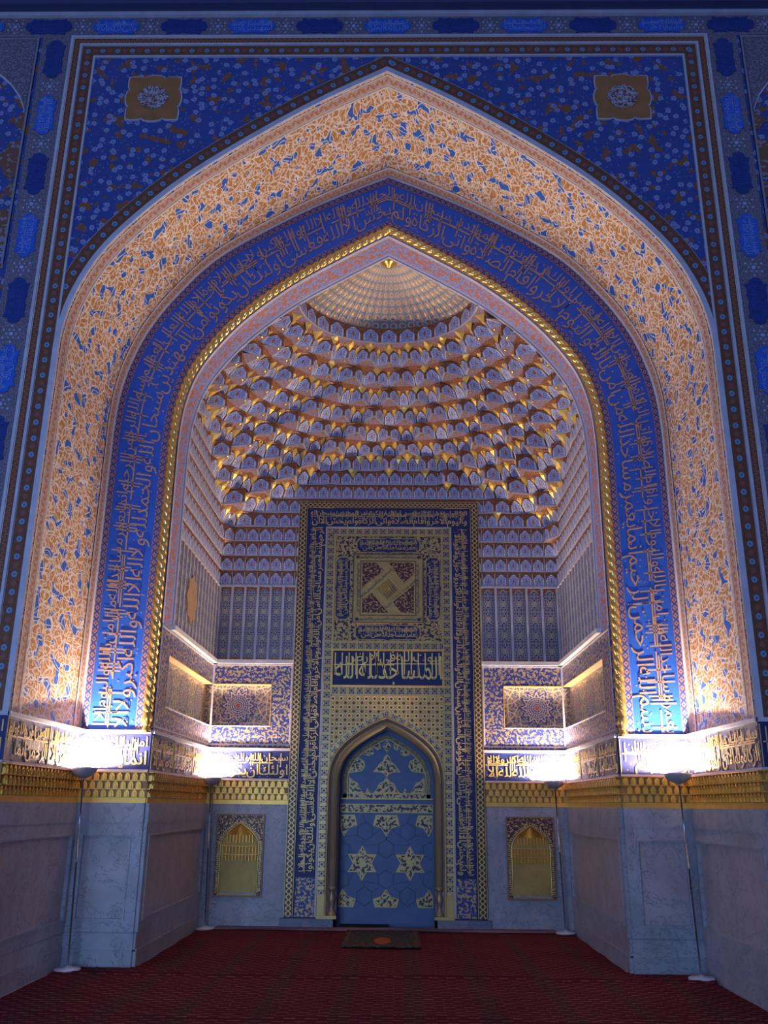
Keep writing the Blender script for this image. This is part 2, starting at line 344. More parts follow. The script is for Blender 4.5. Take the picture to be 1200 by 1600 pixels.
def word_mesh(w):
    key = (w, WT[0])
    if key in WCACHE: return WCACHE[key]
    c = bpy.data.curves.new('tmp', 'FONT'); c.body = shape(w); c.resolution_u = 2; c.offset = WT[0]; c.extrude = .5
    o = bpy.data.objects.new('tmp', c); COL.objects.link(o); bpy.context.view_layer.update()
    me = bpy.data.meshes.new_from_object(o.evaluated_get(bpy.context.evaluated_depsgraph_get()))
    vs = [tuple(v.co) for v in me.vertices]
    x0 = min(v[0] for v in vs); x1 = max(v[0] for v in vs); y0 = min(v[1] for v in vs); y1 = max(v[1] for v in vs)
    fs = []
    for p in me.polygons:
        if p.normal.z < -.9: continue
        fs.append(tuple(p.vertices))
    res = ([(v[0]-x0, v[1], v[2]+.5) for v in vs], fs, x1-x0, y0, y1)
    bpy.data.objects.remove(o); bpy.data.curves.remove(c); bpy.data.meshes.remove(me)
    WCACHE[key] = res; return res
VERSE = 'بسم الله الرحمن الرحيم انما يعمر مساجد الله من امن بالله واليوم الاخر واقام الصلاة واتى الزكاة ولم يخش الا الله فعسى اولئك ان يكونوا من المهتدين سبحان الله والحمد لله ولا اله الا الله والله اكبر ولا حول ولا قوة الا بالله العلي العظيم'.split()
def put_word(mb, F, w, s, t, sx, sy, d, dep, m=0):
    vs, fs, W, y0, y1 = word_mesh(w); b = len(mb.v)
    mb.v += [F(s+v[0]*sx, t+v[1]*sy, d+v[2]*dep) for v in vs]
    for f in fs: mb.f.append(tuple(b+i for i in f)); mb.uv.append(None); mb.mi.append(m)
def line_words(mb, F, s0, s1, t0, t1, d, dep, words, asp=.8, start=0, gap=.1):
    sy = (t1-t0)/1.15; sx = sy*asp; s = s1; k = start; miss = 0
    while True:
        w = words[k % len(words)]; vs, fs, W, y0, y1 = word_mesh(w)
        if s-W*sx < s0:
            miss += 1; k += 1
            if miss > 12: break
            continue
        miss = 0; s -= W*sx
        put_word(mb, F, w, s, t0+.30*sy, sx, sy, d, dep); s -= gap*sx; k += 1
    return k
def script(mb, F, s0, s1, t0, t1, d, dep, words=VERSE, start=0, seg=.06, thin=.022):
    """stacked thuluth band: main line, smaller upper line, tall shafts and long crossing strokes"""
    H = t1-t0
    line_words(mb, F, s0, s1, t0-.04*H, t0+.60*H, d, dep, words, 1.0, start, .04)
    line_words(mb, F, s0, s1, t0+.56*H, t0+1.03*H, d, dep*.9, words, 1.0, start+5, .04)
    rnd = random.Random(int(start*7+s0*31+t0*100)); s = s0+.08*H
    def bar(a, b, c, e):
        nn = max(1, int((b-a)/seg))
        rows = [[F(a+(b-a)*i/nn, c, d) for i in range(nn+1)], [F(a+(b-a)*i/nn, c, d+dep) for i in range(nn+1)], [F(a+(b-a)*i/nn, e, d+dep) for i in range(nn+1)], [F(a+(b-a)*i/nn, e, d) for i in range(nn+1)]]
        mb.grid(rows)
    w = thin*H*1.6
    while s < s1-.1*H:
        k = rnd.choice((1, 1, 2, 3))
        for j in range(k):
            if s < s1-.06*H: bar(s, s+w, t0+rnd.uniform(.30,.50)*H, t0+H*rnd.uniform(.88,.98)); s += .085*H
        s += rnd.uniform(.16,.5)*H
    s = s0
    while s < s1-.5*H:
        L = rnd.uniform(.7, 1.7)*H; e = min(s1, s+L); bar(s, e, t0+.57*H, t0+.57*H+w)
        if rnd.random() < .5: bar(s+.1*H, e, t0+.63*H, t0+.63*H+w*.8)
        s = e+rnd.uniform(.1,.35)*H
    n = int((s1-s0)/H*9)
    for i in range(n):
        a = rnd.uniform(s0, s1-.05*H); c = t0+rnd.uniform(.02,.5)*H; q = .022*H
        mb.face([F(a, c, d+dep*.5), F(a+q, c-q, d+dep*.5), F(a+2*q, c, d+dep*.5), F(a+q, c+q, d+dep*.5)])

# ------------------------------------------------------------------ arch profiles  (half outline, x>0, base -> apex)
def catmull(P, n):
    Q = [P[0]]+P+[P[-1]]; out = []
    for i in range(1, len(Q)-2):
        p0, p1, p2, p3 = Q[i-1], Q[i], Q[i+1], Q[i+2]
        for k in range(20):
            t = k/20
            out.append(tuple(.5*(2*p1[j]+(p2[j]-p0[j])*t+(2*p0[j]-5*p1[j]+4*p2[j]-p3[j])*t*t+(3*p1[j]-p0[j]-3*p2[j]+p3[j])*t**3) for j in (0, 1)))
    out.append(P[-1])
    L = [0]
    for a, b in zip(out, out[1:]): L.append(L[-1]+math.dist(a, b))
    res = []; j = 0
    for i in range(n+1):
        s = L[-1]*i/n
        while j < len(L)-2 and L[j+1] < s: j += 1
        t = (s-L[j])/max(1e-9, L[j+1]-L[j]); res.append((out[j][0]+(out[j+1][0]-out[j][0])*t, out[j][1]+(out[j+1][1]-out[j][1])*t))
    return res
NS, NC = 16, 60
def half(z0, zs, curve):
    w = curve[0][0]
    return [(w, z0+(zs-z0)*i/NS) for i in range(NS)] + catmull([(w, zs)]+curve[1:], NC)
def full(h): return [(-x, z) for x, z in h] + [(x, z) for x, z in reversed(h[:-1])]
def offs(h, d):
    out = []
    for i, (x, z) in enumerate(h):
        a = h[max(0, i-1)]; b = h[min(len(h)-1, i+1)]; dx, dz = b[0]-a[0], b[1]-a[1]; L = math.hypot(dx, dz); out.append((x+d*dz/L, z-d*dx/L))
    a, b = h[-2], h[-1]; ph = math.atan2(b[1]-a[1], a[0]-b[0]); out[-1] = (0, h[-1][1]+d/math.cos(ph))
    if d < 0:
        out = [(max(0, x), z if x > 0 else min(z, out[-1][1])) for x, z in out]
    return out
def setbase(h, z): 
    w0 = h[0][0]; return [(h[i][0], z+(h[NS][1]-z)*i/NS) if i < NS else h[i] for i in range(len(h))]
def strip(mb, hA, yA, hB, yB, m=0, vmul=None):
    A, B = full(hA), full(hB); w = vmul; s = 0; ua = []
    for i, p in enumerate(A):
        if i: s += math.dist(p, A[i-1])
        ua.append(s)
    ra = [(x, yA, z) for x, z in A]; rb = [(x, yB, z) for x, z in B]; wd = 1.0 if w is None else w
    mb.grid([ra, rb], [[(u, 0) for u in ua], [(u, wd) for u in ua]], m)
def relief(mb, hA, hB, y0, y1, m=0):       # flat moulding between two outlines, front at y1, wall at y0
    strip(mb, hA, y1, hB, y1, m); strip(mb, hA, y0, hA, y1, m, .02); strip(mb, hB, y1, hB, y0, m, .02)

YB, YC, YW, NX = 2.05, 2.5, 5.15, 2.55     # pier front plane, niche inner arch plane, back wall, niche half width
outer = half(0.0, 5.75, [(3.28,5.75),(3.27,6.15),(3.18,6.58),(2.96,7.06),(2.60,7.52),(2.08,8.03),(1.40,8.55),(.70,9.02),(0,9.42)])
bandO = half(2.33, 5.9, [(3.36,5.9),(3.33,6.38),(3.24,6.82),(3.05,7.32),(2.72,7.84),(2.21,8.41),(1.32,9.0),(.65,9.36),(0,9.66)])
bandI = half(2.33, 5.75, [(2.64,5.75),(2.60,6.25),(2.47,6.72),(2.22,7.14),(1.86,7.56),(1.30,8.04),(.65,8.46),(0,8.84)])
ropeC = offs(bandI, -.035)
linB = offs(bandI, -.085)
linC = offs(bandI, -.10)

# ------------------------------------------------------------------ walls (structure)
mb = MB(); A = full(setbase(outer, 0.0))
mb.face([(x, 0, z) for x, z in A]+[(6.5,0,0),(6.5,0,11.2),(-6.5,0,11.2),(-6.5,0,0)])
o = mb.build('wall_front', floral); o['kind'] = 'structure'
# floor slab
mb = MB(); mb.box((-6.5,-9.5,-.2),(6.5,6.2,0)); tag(mb.build('floor', marble), kind='structure')
# piers behind the front wall (plane facing the viewer at YB) + outer jamb
for sgn, nm in ((-1,'wall_pier_left'),(1,'wall_pier_right')):
    mb = MB(); x0, x1 = sorted((sgn*NX, sgn*4.6)); mb.box((x0, YB, 0),(x1, YW+.6, 2.33)); tag(mb.build(nm, marble), kind='structure')
mb = MB(); F = FY(YW+.12); mb.box((-3.2, YW+.5, 0),(3.2, YW+.6, 9.4)); 
for s in (-1, 1): mb.rect(FY(YW), *sorted((s*1.30, s*(NX+.3))), 0, 2.38, -.5, 0)
for s in (-1, 1): mb.rect(FY(YW+.12), *sorted((s*1.30, s*(NX+.3))), 2.38, 3.56, -.3, 0)
mb.rect(FY(YW), -NX-.3, NX+.3, 3.5, 9.0, -.4, -.001)
tag(mb.build('wall_back', bluedk), kind='structure')
for s, nm in ((-1,'wall_left'),(1,'wall_right')):
    mb = MB(); F = FL(NX) if s < 0 else FR(NX); q = (YB+.02, YW) if s < 0 else (-YW, -YB-.02)
    mb.rect(F, q[0], q[1], 0, 2.38, -.1, -.001)
    mb.rect(F, q[0], q[1], 2.38, 3.56, -.25, -.12); mb.rect(F, q[0], q[1], 3.5, 6.7, -.1, -.001)
    tag(mb.build(nm, bluedk), kind='structure')
# dark cornice above the frame
mb = MB(); mb.box((-6.5,-.05,10.22),(6.5,0,10.27), 1); mb.box((-6.5,-.16,10.27),(6.5,0,11.2), 0)
co = mb.build('trim_1', [plain('dusky_blue_cornice', (.045,.055,.15), .6), rim]); co['kind'] = 'structure'
tmb = MB(); script(tmb, FY(-.16), -6.2, 6.2, 10.33, 10.60, 0, .006, VERSE, 9)
o = tmb.build('lettering', plain('faded_lettering', (.10,.11,.26), .6), co)

# ------------------------------------------------------------------ outer arch: mouldings on the front wall
root = empty('arch_surround', (0,0,0), 'brown rosette-dotted band around the big outer pointed arch and its rectangular frame', 'moulding')
o1 = offs(outer, .012); o2 = offs(outer, .055); o3 = offs(outer, .215)
mb = MB(); relief(mb, setbase(outer, 2.33), setbase(o2, 2.33), 0, -.03); mb.build('pale_rim', rim, root)['label'] = 'pale blue plaster rim'
mb = MB(); relief(mb, setbase(o2, 5.2), setbase(o3, 5.2), 0, -.012); mb.build('arch_band', dotband, root)
mb = MB(); Fq = FY(0)
XB0, XB1, ZT0, ZT1 = 3.335, 3.475, 9.66, 9.80
def ustrip(mb, F, pts_in, pts_out, d0, d1, m=0):
    # mitred strip between two open polylines, uv u metres, v 0..1
    n = len(pts_in); s = 0
    for i in range(n-1):
        a, b, c, e = pts_in[i], pts_in[i+1], pts_out[i+1], pts_out[i]; L = max(math.dist(a, b), math.dist(c, e))
        du = 0
        tx, ty = (b[0]-a[0])/math.dist(a, b), (b[1]-a[1])/math.dist(a, b); pr_ = lambda q: s+(q[0]-a[0])*tx+(q[1]-a[1])*ty
        mb.face([F(*a, d1), F(*b, d1), F(*c, d1), F(*e, d1)], [(pr_(a), 0), (pr_(b), 0), (pr_(c), 1), (pr_(e), 1)], m)
        mb.face([F(*a, d0), F(*b, d0), F(*b, d1), F(*a, d1)], None, m); mb.face([F(*c, d1), F(*e, d1), F(*e, d0), F(*c, d0)], None, m)
        s += L
def ushape(x, z0, zt): return [(-x, z0), (-x, zt), (x, zt), (x, z0)]
def uband(mb, F, x0, x1, z0, zt0, zt1, d0, d1, m=0): ustrip(mb, F, ushape(x0, z0, zt0), ushape(x1, z0, zt1), d0, d1, m)
uband(mb, Fq, XB0, XB1, 2.33, ZT0, ZT1, 0, .014); mb.build('frame_band', dotband, root)
mb = MB(); uband(mb, Fq, XB0-.022, XB0, 6.0, ZT0-.022, ZT0, 0, .022); uband(mb, Fq, XB1, XB1+.028, 2.33, ZT1, ZT1+.028, 0, .03); uband(mb, Fq, 3.585, 3.615, 2.33, 9.915, 9.94, 0, .03)
mb.build('pale_fillet', rim, root)['label'] = 'thin pale blue fillets'
mb = MB(); uband(mb, Fq, XB1+.028, 3.585, 2.33, ZT1+.028, 9.915, 0, .016); mb.build('outer_frame_band', vine_r, root)['label'] = 'dark red vine band'

# cartouche border
def cart(L, W, n=5):
    pts = []; h = L/2; w = W/2
    half_ = [(-h, -.0), (-h+.02, w*.45), (-h+.07, w*.55), (-h+.075, w*.95), (-h+.14, w*.8), (-h+.2, w*.86), (0, w*.74), (h-.2, w*.86), (h-.14, w*.8), (h-.075, w*.95), (h-.07, w*.55), (h-.02, w*.45), (h, 0)]
    return half_+[(x, -y) for x, y in reversed(half_[1:-1])]
root = empty('cartouche_border', (0,0,10.0), 'grey floral border of blue cartouches framing the outer arch', 'border')
mb = MB(); Q = [(3.615, 9.94), (3.97, 10.22)]
uband(mb, Fq, 3.615, 3.95, 2.33, 9.94, 10.22, 0, .006); mb.rect(Fq, -6.4, -3.95, 9.94, 10.22, 0, .006); mb.rect(Fq, 3.95, 6.4, 9.94, 10.22, 0, .006)
mb.build('border_ground', greyfl, root)
WORDS2 = [w for w in VERSE if len(w) > 3]
scriptpale = plain('pale_blue_lettering', (.20,.30,.66), .5)
def cartouche(cx, cz, vert, vivid, k):  # cartouches alternate between bright and dark blue paint
    F = (lambda u, v, d: (cx+u, -.006-d, cz+v)) if not vert else (lambda u, v, d: (cx-v*sg, -.006-d, cz+u*sg))
    sg = 1 if cx < 0 else -1
    mb = MB(); mb.prism(F, cart(.54, .24), 0, .010); c = mb.build('cartouche', blue if vivid else bluedk, root)
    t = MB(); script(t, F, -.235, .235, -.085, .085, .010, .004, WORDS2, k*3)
    t.build('lettering', scriptpale if vivid else plain_dim, c)
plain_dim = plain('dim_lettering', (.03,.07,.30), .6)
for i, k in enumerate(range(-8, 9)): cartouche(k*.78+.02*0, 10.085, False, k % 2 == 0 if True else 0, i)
sm = MB()
for s in (-1, 1):
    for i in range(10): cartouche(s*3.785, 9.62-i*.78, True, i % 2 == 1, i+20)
def dots(mb, F, cx, cz, R_):
    for j in range(13):
        if j == 0: r, a, q = 0, 0, .022
        elif j < 7: r, a, q = R_*.45, j*PI/3, .010
        else: r, a, q = R_*.85, j*PI/3+PI/6, .012
        x, z = cx+r*math.cos(a), cz+r*math.sin(a)
        mb.prism(F, [(x+q*math.cos(b*PI/4), z+q*math.sin(b*PI/4)) for b in range(8)], .006, .014)
for k in range(-8, 8): dots(sm, Fq, (k+.5)*.78, 10.085, .11)
for s in (-1, 1):
    for i in range(10): dots(sm, Fq, s*3.785, 9.23-i*.78, .11)
sm.build('star_dots', plain('pale_dots', (.36,.40,.60), .5), root)

# medallions on the spandrels
for s, lab in ((-1, 'brown lobed square medallion on the left blue spandrel, fretwork centre'), (1, 'brown lobed square medallion on the right blue spandrel, fretwork centre')):
    cx, cz = s*2.60, 9.06
    t = empty('spandrel_medallion', (cx, 0, cz), lab, 'medallion')
    def lob(a, R_): 
        q = max(abs(math.cos(a)), abs(math.sin(a))); return R_/q**.75*(1+.075*abs(math.cos(4*a))-.05*(abs(math.cos(4*a)) < .25))
    for nm, R_, d1, m_ in (('medallion_edge', .30, .018, rim), ('medallion_face', .285, .026, plain('medallion_brown', (.38,.16,.055), .45, .15)), ):
        mb = MB(); mb.prism(lambda u, v, d: (cx+u, -d, cz+v), [(lob(a, R_)*math.cos(a), lob(a, R_)*math.sin(a)) for a in [i*2*PI/96 for i in range(96)]], 0, d1); mb.build(nm, m_, t)
    F = lambda u, v, d: (cx+u, -d, cz+v)
    mb = MB(); n_ = 40; mb.prism(F, [(.165*math.cos(i*2*PI/n_)*(1+.05*math.cos(6*i*2*PI/n_)), .155*math.sin(i*2*PI/n_)) for i in range(n_)], .02, .036, 0); mb.build('fretwork', mat_blot('fret', (.16,.07,.05), (.50,.46,.60), 34.0, .5), t)

# side panels beyond the cartouche border
for s, lab in ((-1, 'arched blue floral panel at the upper left edge of the front wall'), (1, 'arched blue floral panel at the upper right edge of the front wall')):
    t = empty('floral_wall_panel', (s*4.9,0,8.4), lab, 'wall panel')
    mb = MB(); x0, x1 = sorted((s*3.985, s*6.4)); mb.ring(Fq, x0, x1, 6.93, 9.92, .022, 0, .02); mb.ring(Fq, x0, x1, 6.88, 9.96, .012, 0, .014); mb.build('panel_frame', plain('grey_fillet', (.25,.24,.32), .5), t)
    pr = [(s*4.02, 8.9), (s*4.10, 9.1), (s*4.22, 9.27), (s*4.42, 9.46), (s*4.7, 9.62), (s*5.0, 9.72), (s*5.4, 9.78), (s*6.3, 9.8)]
    mb = MB(); mb.prism(Fq, pr+[(s*6.3, 9.9), (s*4.02, 9.9)], 0, .008); mb.build('panel_spandrel', greyfl, t)
    mb = MB(); ustrip(mb, Fq, pr, [(x-0*s, z-.03) for x, z in pr], 0, .016); mb.build('arch_line', rim, t)
    mb = MB()
    for i, (zz, w_) in enumerate(((8.75,.12),(8.25,.24),(7.85,.10),(7.35,.26))):
        xx = s*4.0; pts = [(xx, zz-w_)]
        for j in range(1, 12): a = -PI/2+j*PI/12; pts.append((xx+s*w_*math.cos(a)*(1+.18*math.cos(5*a)), zz+w_*math.sin(a)*(1+.1*math.cos(6*a))))
        pts.append((xx, zz+w_)); mb.prism(Fq, [(x, max(6.96, z)) for x, z in pts], 0, .012)
    for (dx, zz, w_) in ((.62, 8.05, .17), (1.0, 7.5, .2), (.75, 8.8, .14)):
        mb.prism(Fq, [(s*(4.0+dx)+w_*1.2*math.cos(a)*(1+.25*math.cos(4*a)), zz+w_*.8*math.sin(a)*(1+.25*math.cos(4*a))) for a in [i*PI/16 for i in range(32)]], 0, .012)
    mb.build('brown_palmette', mat_blot('brown_palmette_mat', (.19,.085,.05), (.30,.26,.36), 16.0, .58), t)
for s, lab in ((-1, 'framed blue inscription tablets down the left edge of the front wall'), (1, 'framed blue inscription tablets down the right edge of the front wall')):
    t = empty('inscription_tablet', (s*4.7,0,5.6), lab, 'wall panel')
    for z0, z1 in ((5.42, 6.42), (4.2, 5.2), (2.9, 3.98)):
        x0, x1 = sorted((s*3.985, s*5.6)); mb = MB(); mb.ring(Fq, x0, x1, z0, z1, .09, 0, .012); fr_ = mb.build('tablet_frame', greyfl, t)
        mb = MB(); mb.ring(Fq, x0+.08, x1-.08, z0+.08, z1-.08, .018, 0, .02); mb.ring(Fq, x0-.01, x1+.01, z0-.01, z1+.01, .014, 0, .02); mb.build('fillet', plain('grey_fillet2', (.30,.28,.34), .5), fr_)
        mb = MB(); mb.rect(Fq, x0+.1, x1-.1, z0+.1, z1-.1, 0, .006); mb.build('tablet_face', bluedk, t)
        tm = MB(); script(tm, FY(0), x0+.14, x1-.14, z0+.22, z1-.16, .006, .006, VERSE, 3); tm.build('lettering', scriptpale, t)

# ------------------------------------------------------------------ outer soffit
root = empty('arch_soffit', (0,1,9.4), 'deep underside and jambs of the outer arch in orange, white and blue floral painting', 'soffit')
so = setbase(outer, 2.33); sB = setbase(bandO, 2.33)
def lerp(h0, h1, t): return [(a[0]+(b[0]-a[0])*t, a[1]+(b[1]-a[1])*t) for a, b in zip(h0, h1)]
def sstrip(t0, t1, m, nm, push=0.0):
    mb = MB(); A_, B_ = lerp(so, sB, t0), lerp(so, sB, t1)
    if push: A_, B_ = offs(A_, -push), offs(B_, -push)
    n_ = 8 if t1-t0 > .5 else 1
    for i in range(n_):
        a = lerp(A_, B_, i/n_); b = lerp(A_, B_, (i+1)/n_)
        if n_ > 1:
            A2, B2 = full(a), full(b); s = 0; ua = []
            for j, p in enumerate(A2):
                if j: s += math.dist(p, A2[j-1])
                ua.append(s)
            y0 = YB*(t0+(t1-t0)*i/n_); y1 = YB*(t0+(t1-t0)*(i+1)/n_)
            mb.grid([[(x, y0, z) for x, z in A2], [(x, y1, z) for x, z in B2]], [[(u, y0) for u in ua], [(u, y1) for u in ua]])
        else: strip(mb, a, YB*t0, b, YB*t1)
    return mb.build(nm, m, root)
sstrip(0, 1, soffit_m, 'floral_field'); sstrip(.01, .10, vine_c, 'front_border', .006); sstrip(.90, .99, vine_c, 'inner_border', .006)
sstrip(.10, .115, white, 'front_fillet', .012); sstrip(.885, .9, white, 'inner_fillet', .012)
mb = MB()   # inner edge bead where soffit meets the inscription band
def tube_along(mb, pts, r, n=8, m=0, tw=None, ds=None):
    rows = []; s = 0
    for i, p in enumerate(pts):
        a = pts[max(0, i-1)]; b = pts[min(len(pts)-1, i+1)]; t = (Vector(b)-Vector(a)).normalized(); up = Vector((0, 1, 0)); sd = t.cross(up).normalized(); up2 = sd.cross(t)
        if i: s += math.dist(p, pts[i-1])
        row = []
        for j in range(n):
            ph = 2*PI*j/n; rr = r if tw is None else tw(ph, s); row.append(tuple(Vector(p)+sd*rr*math.cos(ph)+up2*rr*math.sin(ph)))
        rows.append(row)
    mb.grid(rows, None, m, True)
def resample(P, ds):
    L = [0]
    for a, b in zip(P, P[1:]): L.append(L[-1]+math.dist(a, b))
    n = int(L[-1]/ds); out = []; j = 0
    for i in range(n+1):
        s = L[-1]*i/n
        while j < len(L)-2 and L[j+1] < s: j += 1
        t = (s-L[j])/max(1e-9, L[j+1]-L[j]); out.append(tuple(P[j][k]+(P[j+1][k]-P[j][k])*t for k in range(len(P[0]))))
    return out
tube_along(mb, [(x, YB-.005, z) for x, z in full(offs(sB, -.01))], .018, 6); mb.build('inner_bead', white, root, True)
# ------------------------------------------------------------------ inscription band
root = empty('inscription_band', (0,YB,9.2), 'ultramarine arch band of gold calligraphy between soffit and gilded rope', 'inscription')
mb = MB(); bI = setbase(bandI, 2.33); strip(mb, bI, YB, sB, YB, 0); mb.build('blue_ground', blue, root)
l1, l2, l3, l4 = lerp(bI, sB, .03), lerp(bI, sB, .135), lerp(bI, sB, .865), lerp(bI, sB, .965)
mb = MB(); relief(mb, l1, l2, YB, YB-.01); mb.build('inner_diamond_border', dia, root)
mb = MB(); relief(mb, l3, l4, YB, YB-.01); mb.build('outer_diamond_border', dia, root)
tI, tO = lerp(bI, sB, .17), lerp(bI, sB, .83)
FI, FO = full(tI), full(tO); MID = [((a[0]+b[0])/2, (a[1]+b[1])/2) for a, b in zip(FI, FO)]
CL = [0]
for a, b in zip(MID, MID[1:]): CL.append(CL[-1]+math.dist(a, b))
LB = CL[-1]
import bisect
def Fband(s, t, d):
    s = min(max(s, 0), LB-1e-6); j = bisect.bisect_right(CL, s)-1; j = min(j, len(CL)-2); f = (s-CL[j])/(CL[j+1]-CL[j])
    a = (FI[j][0]+(FI[j+1][0]-FI[j][0])*f, FI[j][1]+(FI[j+1][1]-FI[j][1])*f); b = (FO[j][0]+(FO[j+1][0]-FO[j][0])*f, FO[j][1]+(FO[j+1][1]-FO[j][1])*f)
    return (a[0]+(b[0]-a[0])*t, YB-d, a[1]+(b[1]-a[1])*t)
Hb = .46
tm = MB(); script(tm, lambda s, t, d: Fband(s, t/Hb, d), .05, LB-.05, .0, Hb, .002, .008, VERSE, 0)
tm.build('lettering', letter, root)['label'] = 'ochre gold calligraphy'

# rope moulding
root = empty('rope_moulding', (0,YB,8.8), 'gilded twisted rope moulding outlining the inner pointed arch', 'moulding')
rc = resample([(x, YB-.03, z) for x, z in full(setbase(ropeC, 2.55))], .0105)
mb = MB(); tube_along(mb, rc, .06, 22, 0, lambda ph, s: .054*(.74+.34*abs(math.cos(1.5*ph-PI*s/.105))**.8)); mb.build('twisted_rope', gold2, root, True)
for s in (-1, 1):
    mb = MB(); mb.lathe([(.0,.0),(.05,.0),(.055,.03),(.035,.06),(.05,.1),(.065,.15),(.05,.2),(.04,.24),(0,.25)], (s*ropeC[0][0], YB-.035, 2.335), 16); mb.build('rope_foot', gold2, root, True)
# lining of the inner arch
root = empty('arch_lining', (0,2.3,8.7), 'lavender painted lining just inside the gilded rope arch', 'soffit')
lB, lC = setbase(linB, 3.56), setbase(linC, 3.56)
mb = MB(); strip(mb, lB, YB-.02, lC, YC); mb.build('lining_band', vine_l, root)
mb = MB(); strip(mb, setbase(bandI, 3.56), YB, lB, YB-.02, 0, .05); strip(mb, lC, YC, offs(lC, -.02), YC-.008); strip(mb, offs(lC, -.02), YC-.008, offs(lC, -.02), YC+.03); strip(mb, offs(lC, -.004), YB-.01, offs(lC, -.004), YB+.05); mb.build('pale_edge', rim, root)
# closure behind lining (front wall of the niche interior, above the arch)
mb = MB(); C_ = full(offs(lC, -.01))
mb.face([(x, YC+.03, z) for x, z in C_]+[(2.9,YC+.03,3.56),(2.9,YC+.03,9.4),(-2.9,YC+.03,9.4),(-2.9,YC+.03,3.56)]); tag(mb.build('wall_niche_front', bluedk), kind='structure')

# ------------------------------------------------------------------ muqarnas vault
H0, HT, CY = 4.74, .2307, 2.5
RHO = [9, 9, 9, 3.58, 3.38, 3.18, 3.0, 2.80, 2.66, 2.50, 2.30, 2.10, 1.88, 1.66, 1.43, 1.20]
SY = [1]*10+[.99, .98, .96, .94, .91, .88]
NT_ = 16; ZL = [H0+HT*k for k in range(10)]+[6.816+.19*i for i in range(1, 7)]+[8.20]
DEP = YW-CY
def rrect(th): return min(NX/max(1e-6, abs(math.cos(th))), DEP/max(1e-6, math.sin(th)))
NL = 14
def contour(k):
    rho = RHO[k]; sh = (k % 2)*.5; pts = []
    def pt(th, r): return (r*math.cos(th), r*math.sin(th))
    th0 = .012
    def rad(th, lobe):
        amp = .085*min(1.0, rho/2.2)
        return rho + amp*lobe
    cus = [th0]+[(j+sh)*PI/NL for j in range(0, NL+1) if th0+.05 < (j+sh)*PI/NL < PI-th0-.05]+[PI-th0]
    raw = []
    for jc, (a, b) in enumerate(zip(cus, cus[1:])):
        arc = min(rho, 3.0)*(b-a); nseg = 1 if k == 15 else max(2, round(arc/.165))
        for i in range(nseg):
            t = i/nseg; lobe = math.sin(PI*t)**.5 if t > 0 else 0.0
            raw.append((a+(b-a)*t, rho*(1.0)+(.21*min(1, rho/2.4)*(k < 15)+.03)*lobe - (.13 if (jc+k//2) % 2 else .03)*(t == 0)*min(1, rho/1.6)*(k < 15)))
    raw.append((PI-th0, rho))
    P = []
    for th, r in raw:
        R2 = rrect(th); x, y = pt(th, r); y *= SY[k]
        if r*1.0 >= R2: x, y = pt(th, R2); fl = True
        else: fl = False
        x = max(-NX, min(NX, x)); y = min(DEP, y); P.append((x, y, fl))
    return P
def build_contour(k):
    P = contour(k); out = []
    # split into flat runs (uniform pitch) and lobed runs
    def flatwalk(a, b):      # walk along rectangle from a to b, including the corners
        def pos(p):          # perimeter coordinate, from right front, up the right side, across, down the left side
            if abs(p[0]-NX) < 1e-3: return p[1]
            if abs(p[1]-DEP) < 1e-3: return DEP+(NX-p[0])
            return DEP+2*NX+(DEP-p[1])
        def inv(s):
            if s <= DEP: return (NX, s)
            if s <= DEP+2*NX: return (NX-(s-DEP), DEP)
            return (-NX, DEP-(s-DEP-2*NX))
        sa, sb = pos(a), pos(b); ks = [sa]+[c for c in (DEP, DEP+2*NX) if sa+.02 < c < sb-.02]+[sb]; res = []
        for c, e in zip(ks, ks[1:]):
            n = max(1, round((e-c)/.19)); res += [inv(c+(e-c)*i/n) for i in range(n)]
        return res
    i = 0; n = len(P)
    while i < n-1:
        if P[i][2]:
            j = i
            while j+1 < n and P[j+1][2]: j += 1
            if j > i: out += flatwalk(P[i], P[j]); i = j
            else: out.append(P[i][:2]); i += 1
            if i == n-1: break
            if not P[i][2] or i == j:
                if j < n-1 and i == j: out.append(P[i][:2]); i += 1
        else: out.append(P[i][:2]); i += 1
    out.append(P[-1][:2]); res = [out[0]]
    for p in out[1:]:
        if math.dist(p, res[-1]) > .02: res.append(p)
    return res
CN = [build_contour(k) for k in range(NT_)]
def polar_r(C, th):          # radius of a contour in direction th
    best = None
    for a, b in zip(C, C[1:]):
        ta, tb = math.atan2(a[1], a[0]), math.atan2(b[1], b[0])
        if ta-1e-9 <= th <= tb+1e-9 or tb <= th <= ta:
            dx, dy = b[0]-a[0], b[1]-a[1]; c, s = math.cos(th), math.sin(th); den = c*dy-s*dx
            if abs(den) < 1e-9: continue
            return (a[0]*dy-a[1]*dx)/den
    return math.hypot(*(C[0] if th < PI/2 else C[-1]))
root = empty('muqarnas_vault', (0, 3.8, 6.4), 'honeycomb vault of stacked blue arched niches with gold points inside the inner arch', 'vault')
panels = []; goldmb = MB(); goldn = 0
tier_objs = []
def lean_pts(k, C, f):      # points of contour k shifted a share f of the way to the next contour
    if k >= NT_-1: return list(C)
    out = []
    for p in C:
        th = math.atan2(p[1], p[0]); r0 = math.hypot(*p); g_ = max(0.0, r0-polar_r(CN[k+1], th)); g_ = g_ if g_ > .03 else 0.0
        q = (r0-g_*f)/r0; out.append((p[0]*q, p[1]*q))
    return out
def inset(C, d):
    out = []
    for i, p in enumerate(C):
        a = C[max(0, i-1)]; b = C[min(len(C)-1, i+1)]; dx, dy = b[0]-a[0], b[1]-a[1]; L = math.hypot(dx, dy) or 1; out.append((p[0]-d*dy/L, p[1]+d*dx/L))
    return out
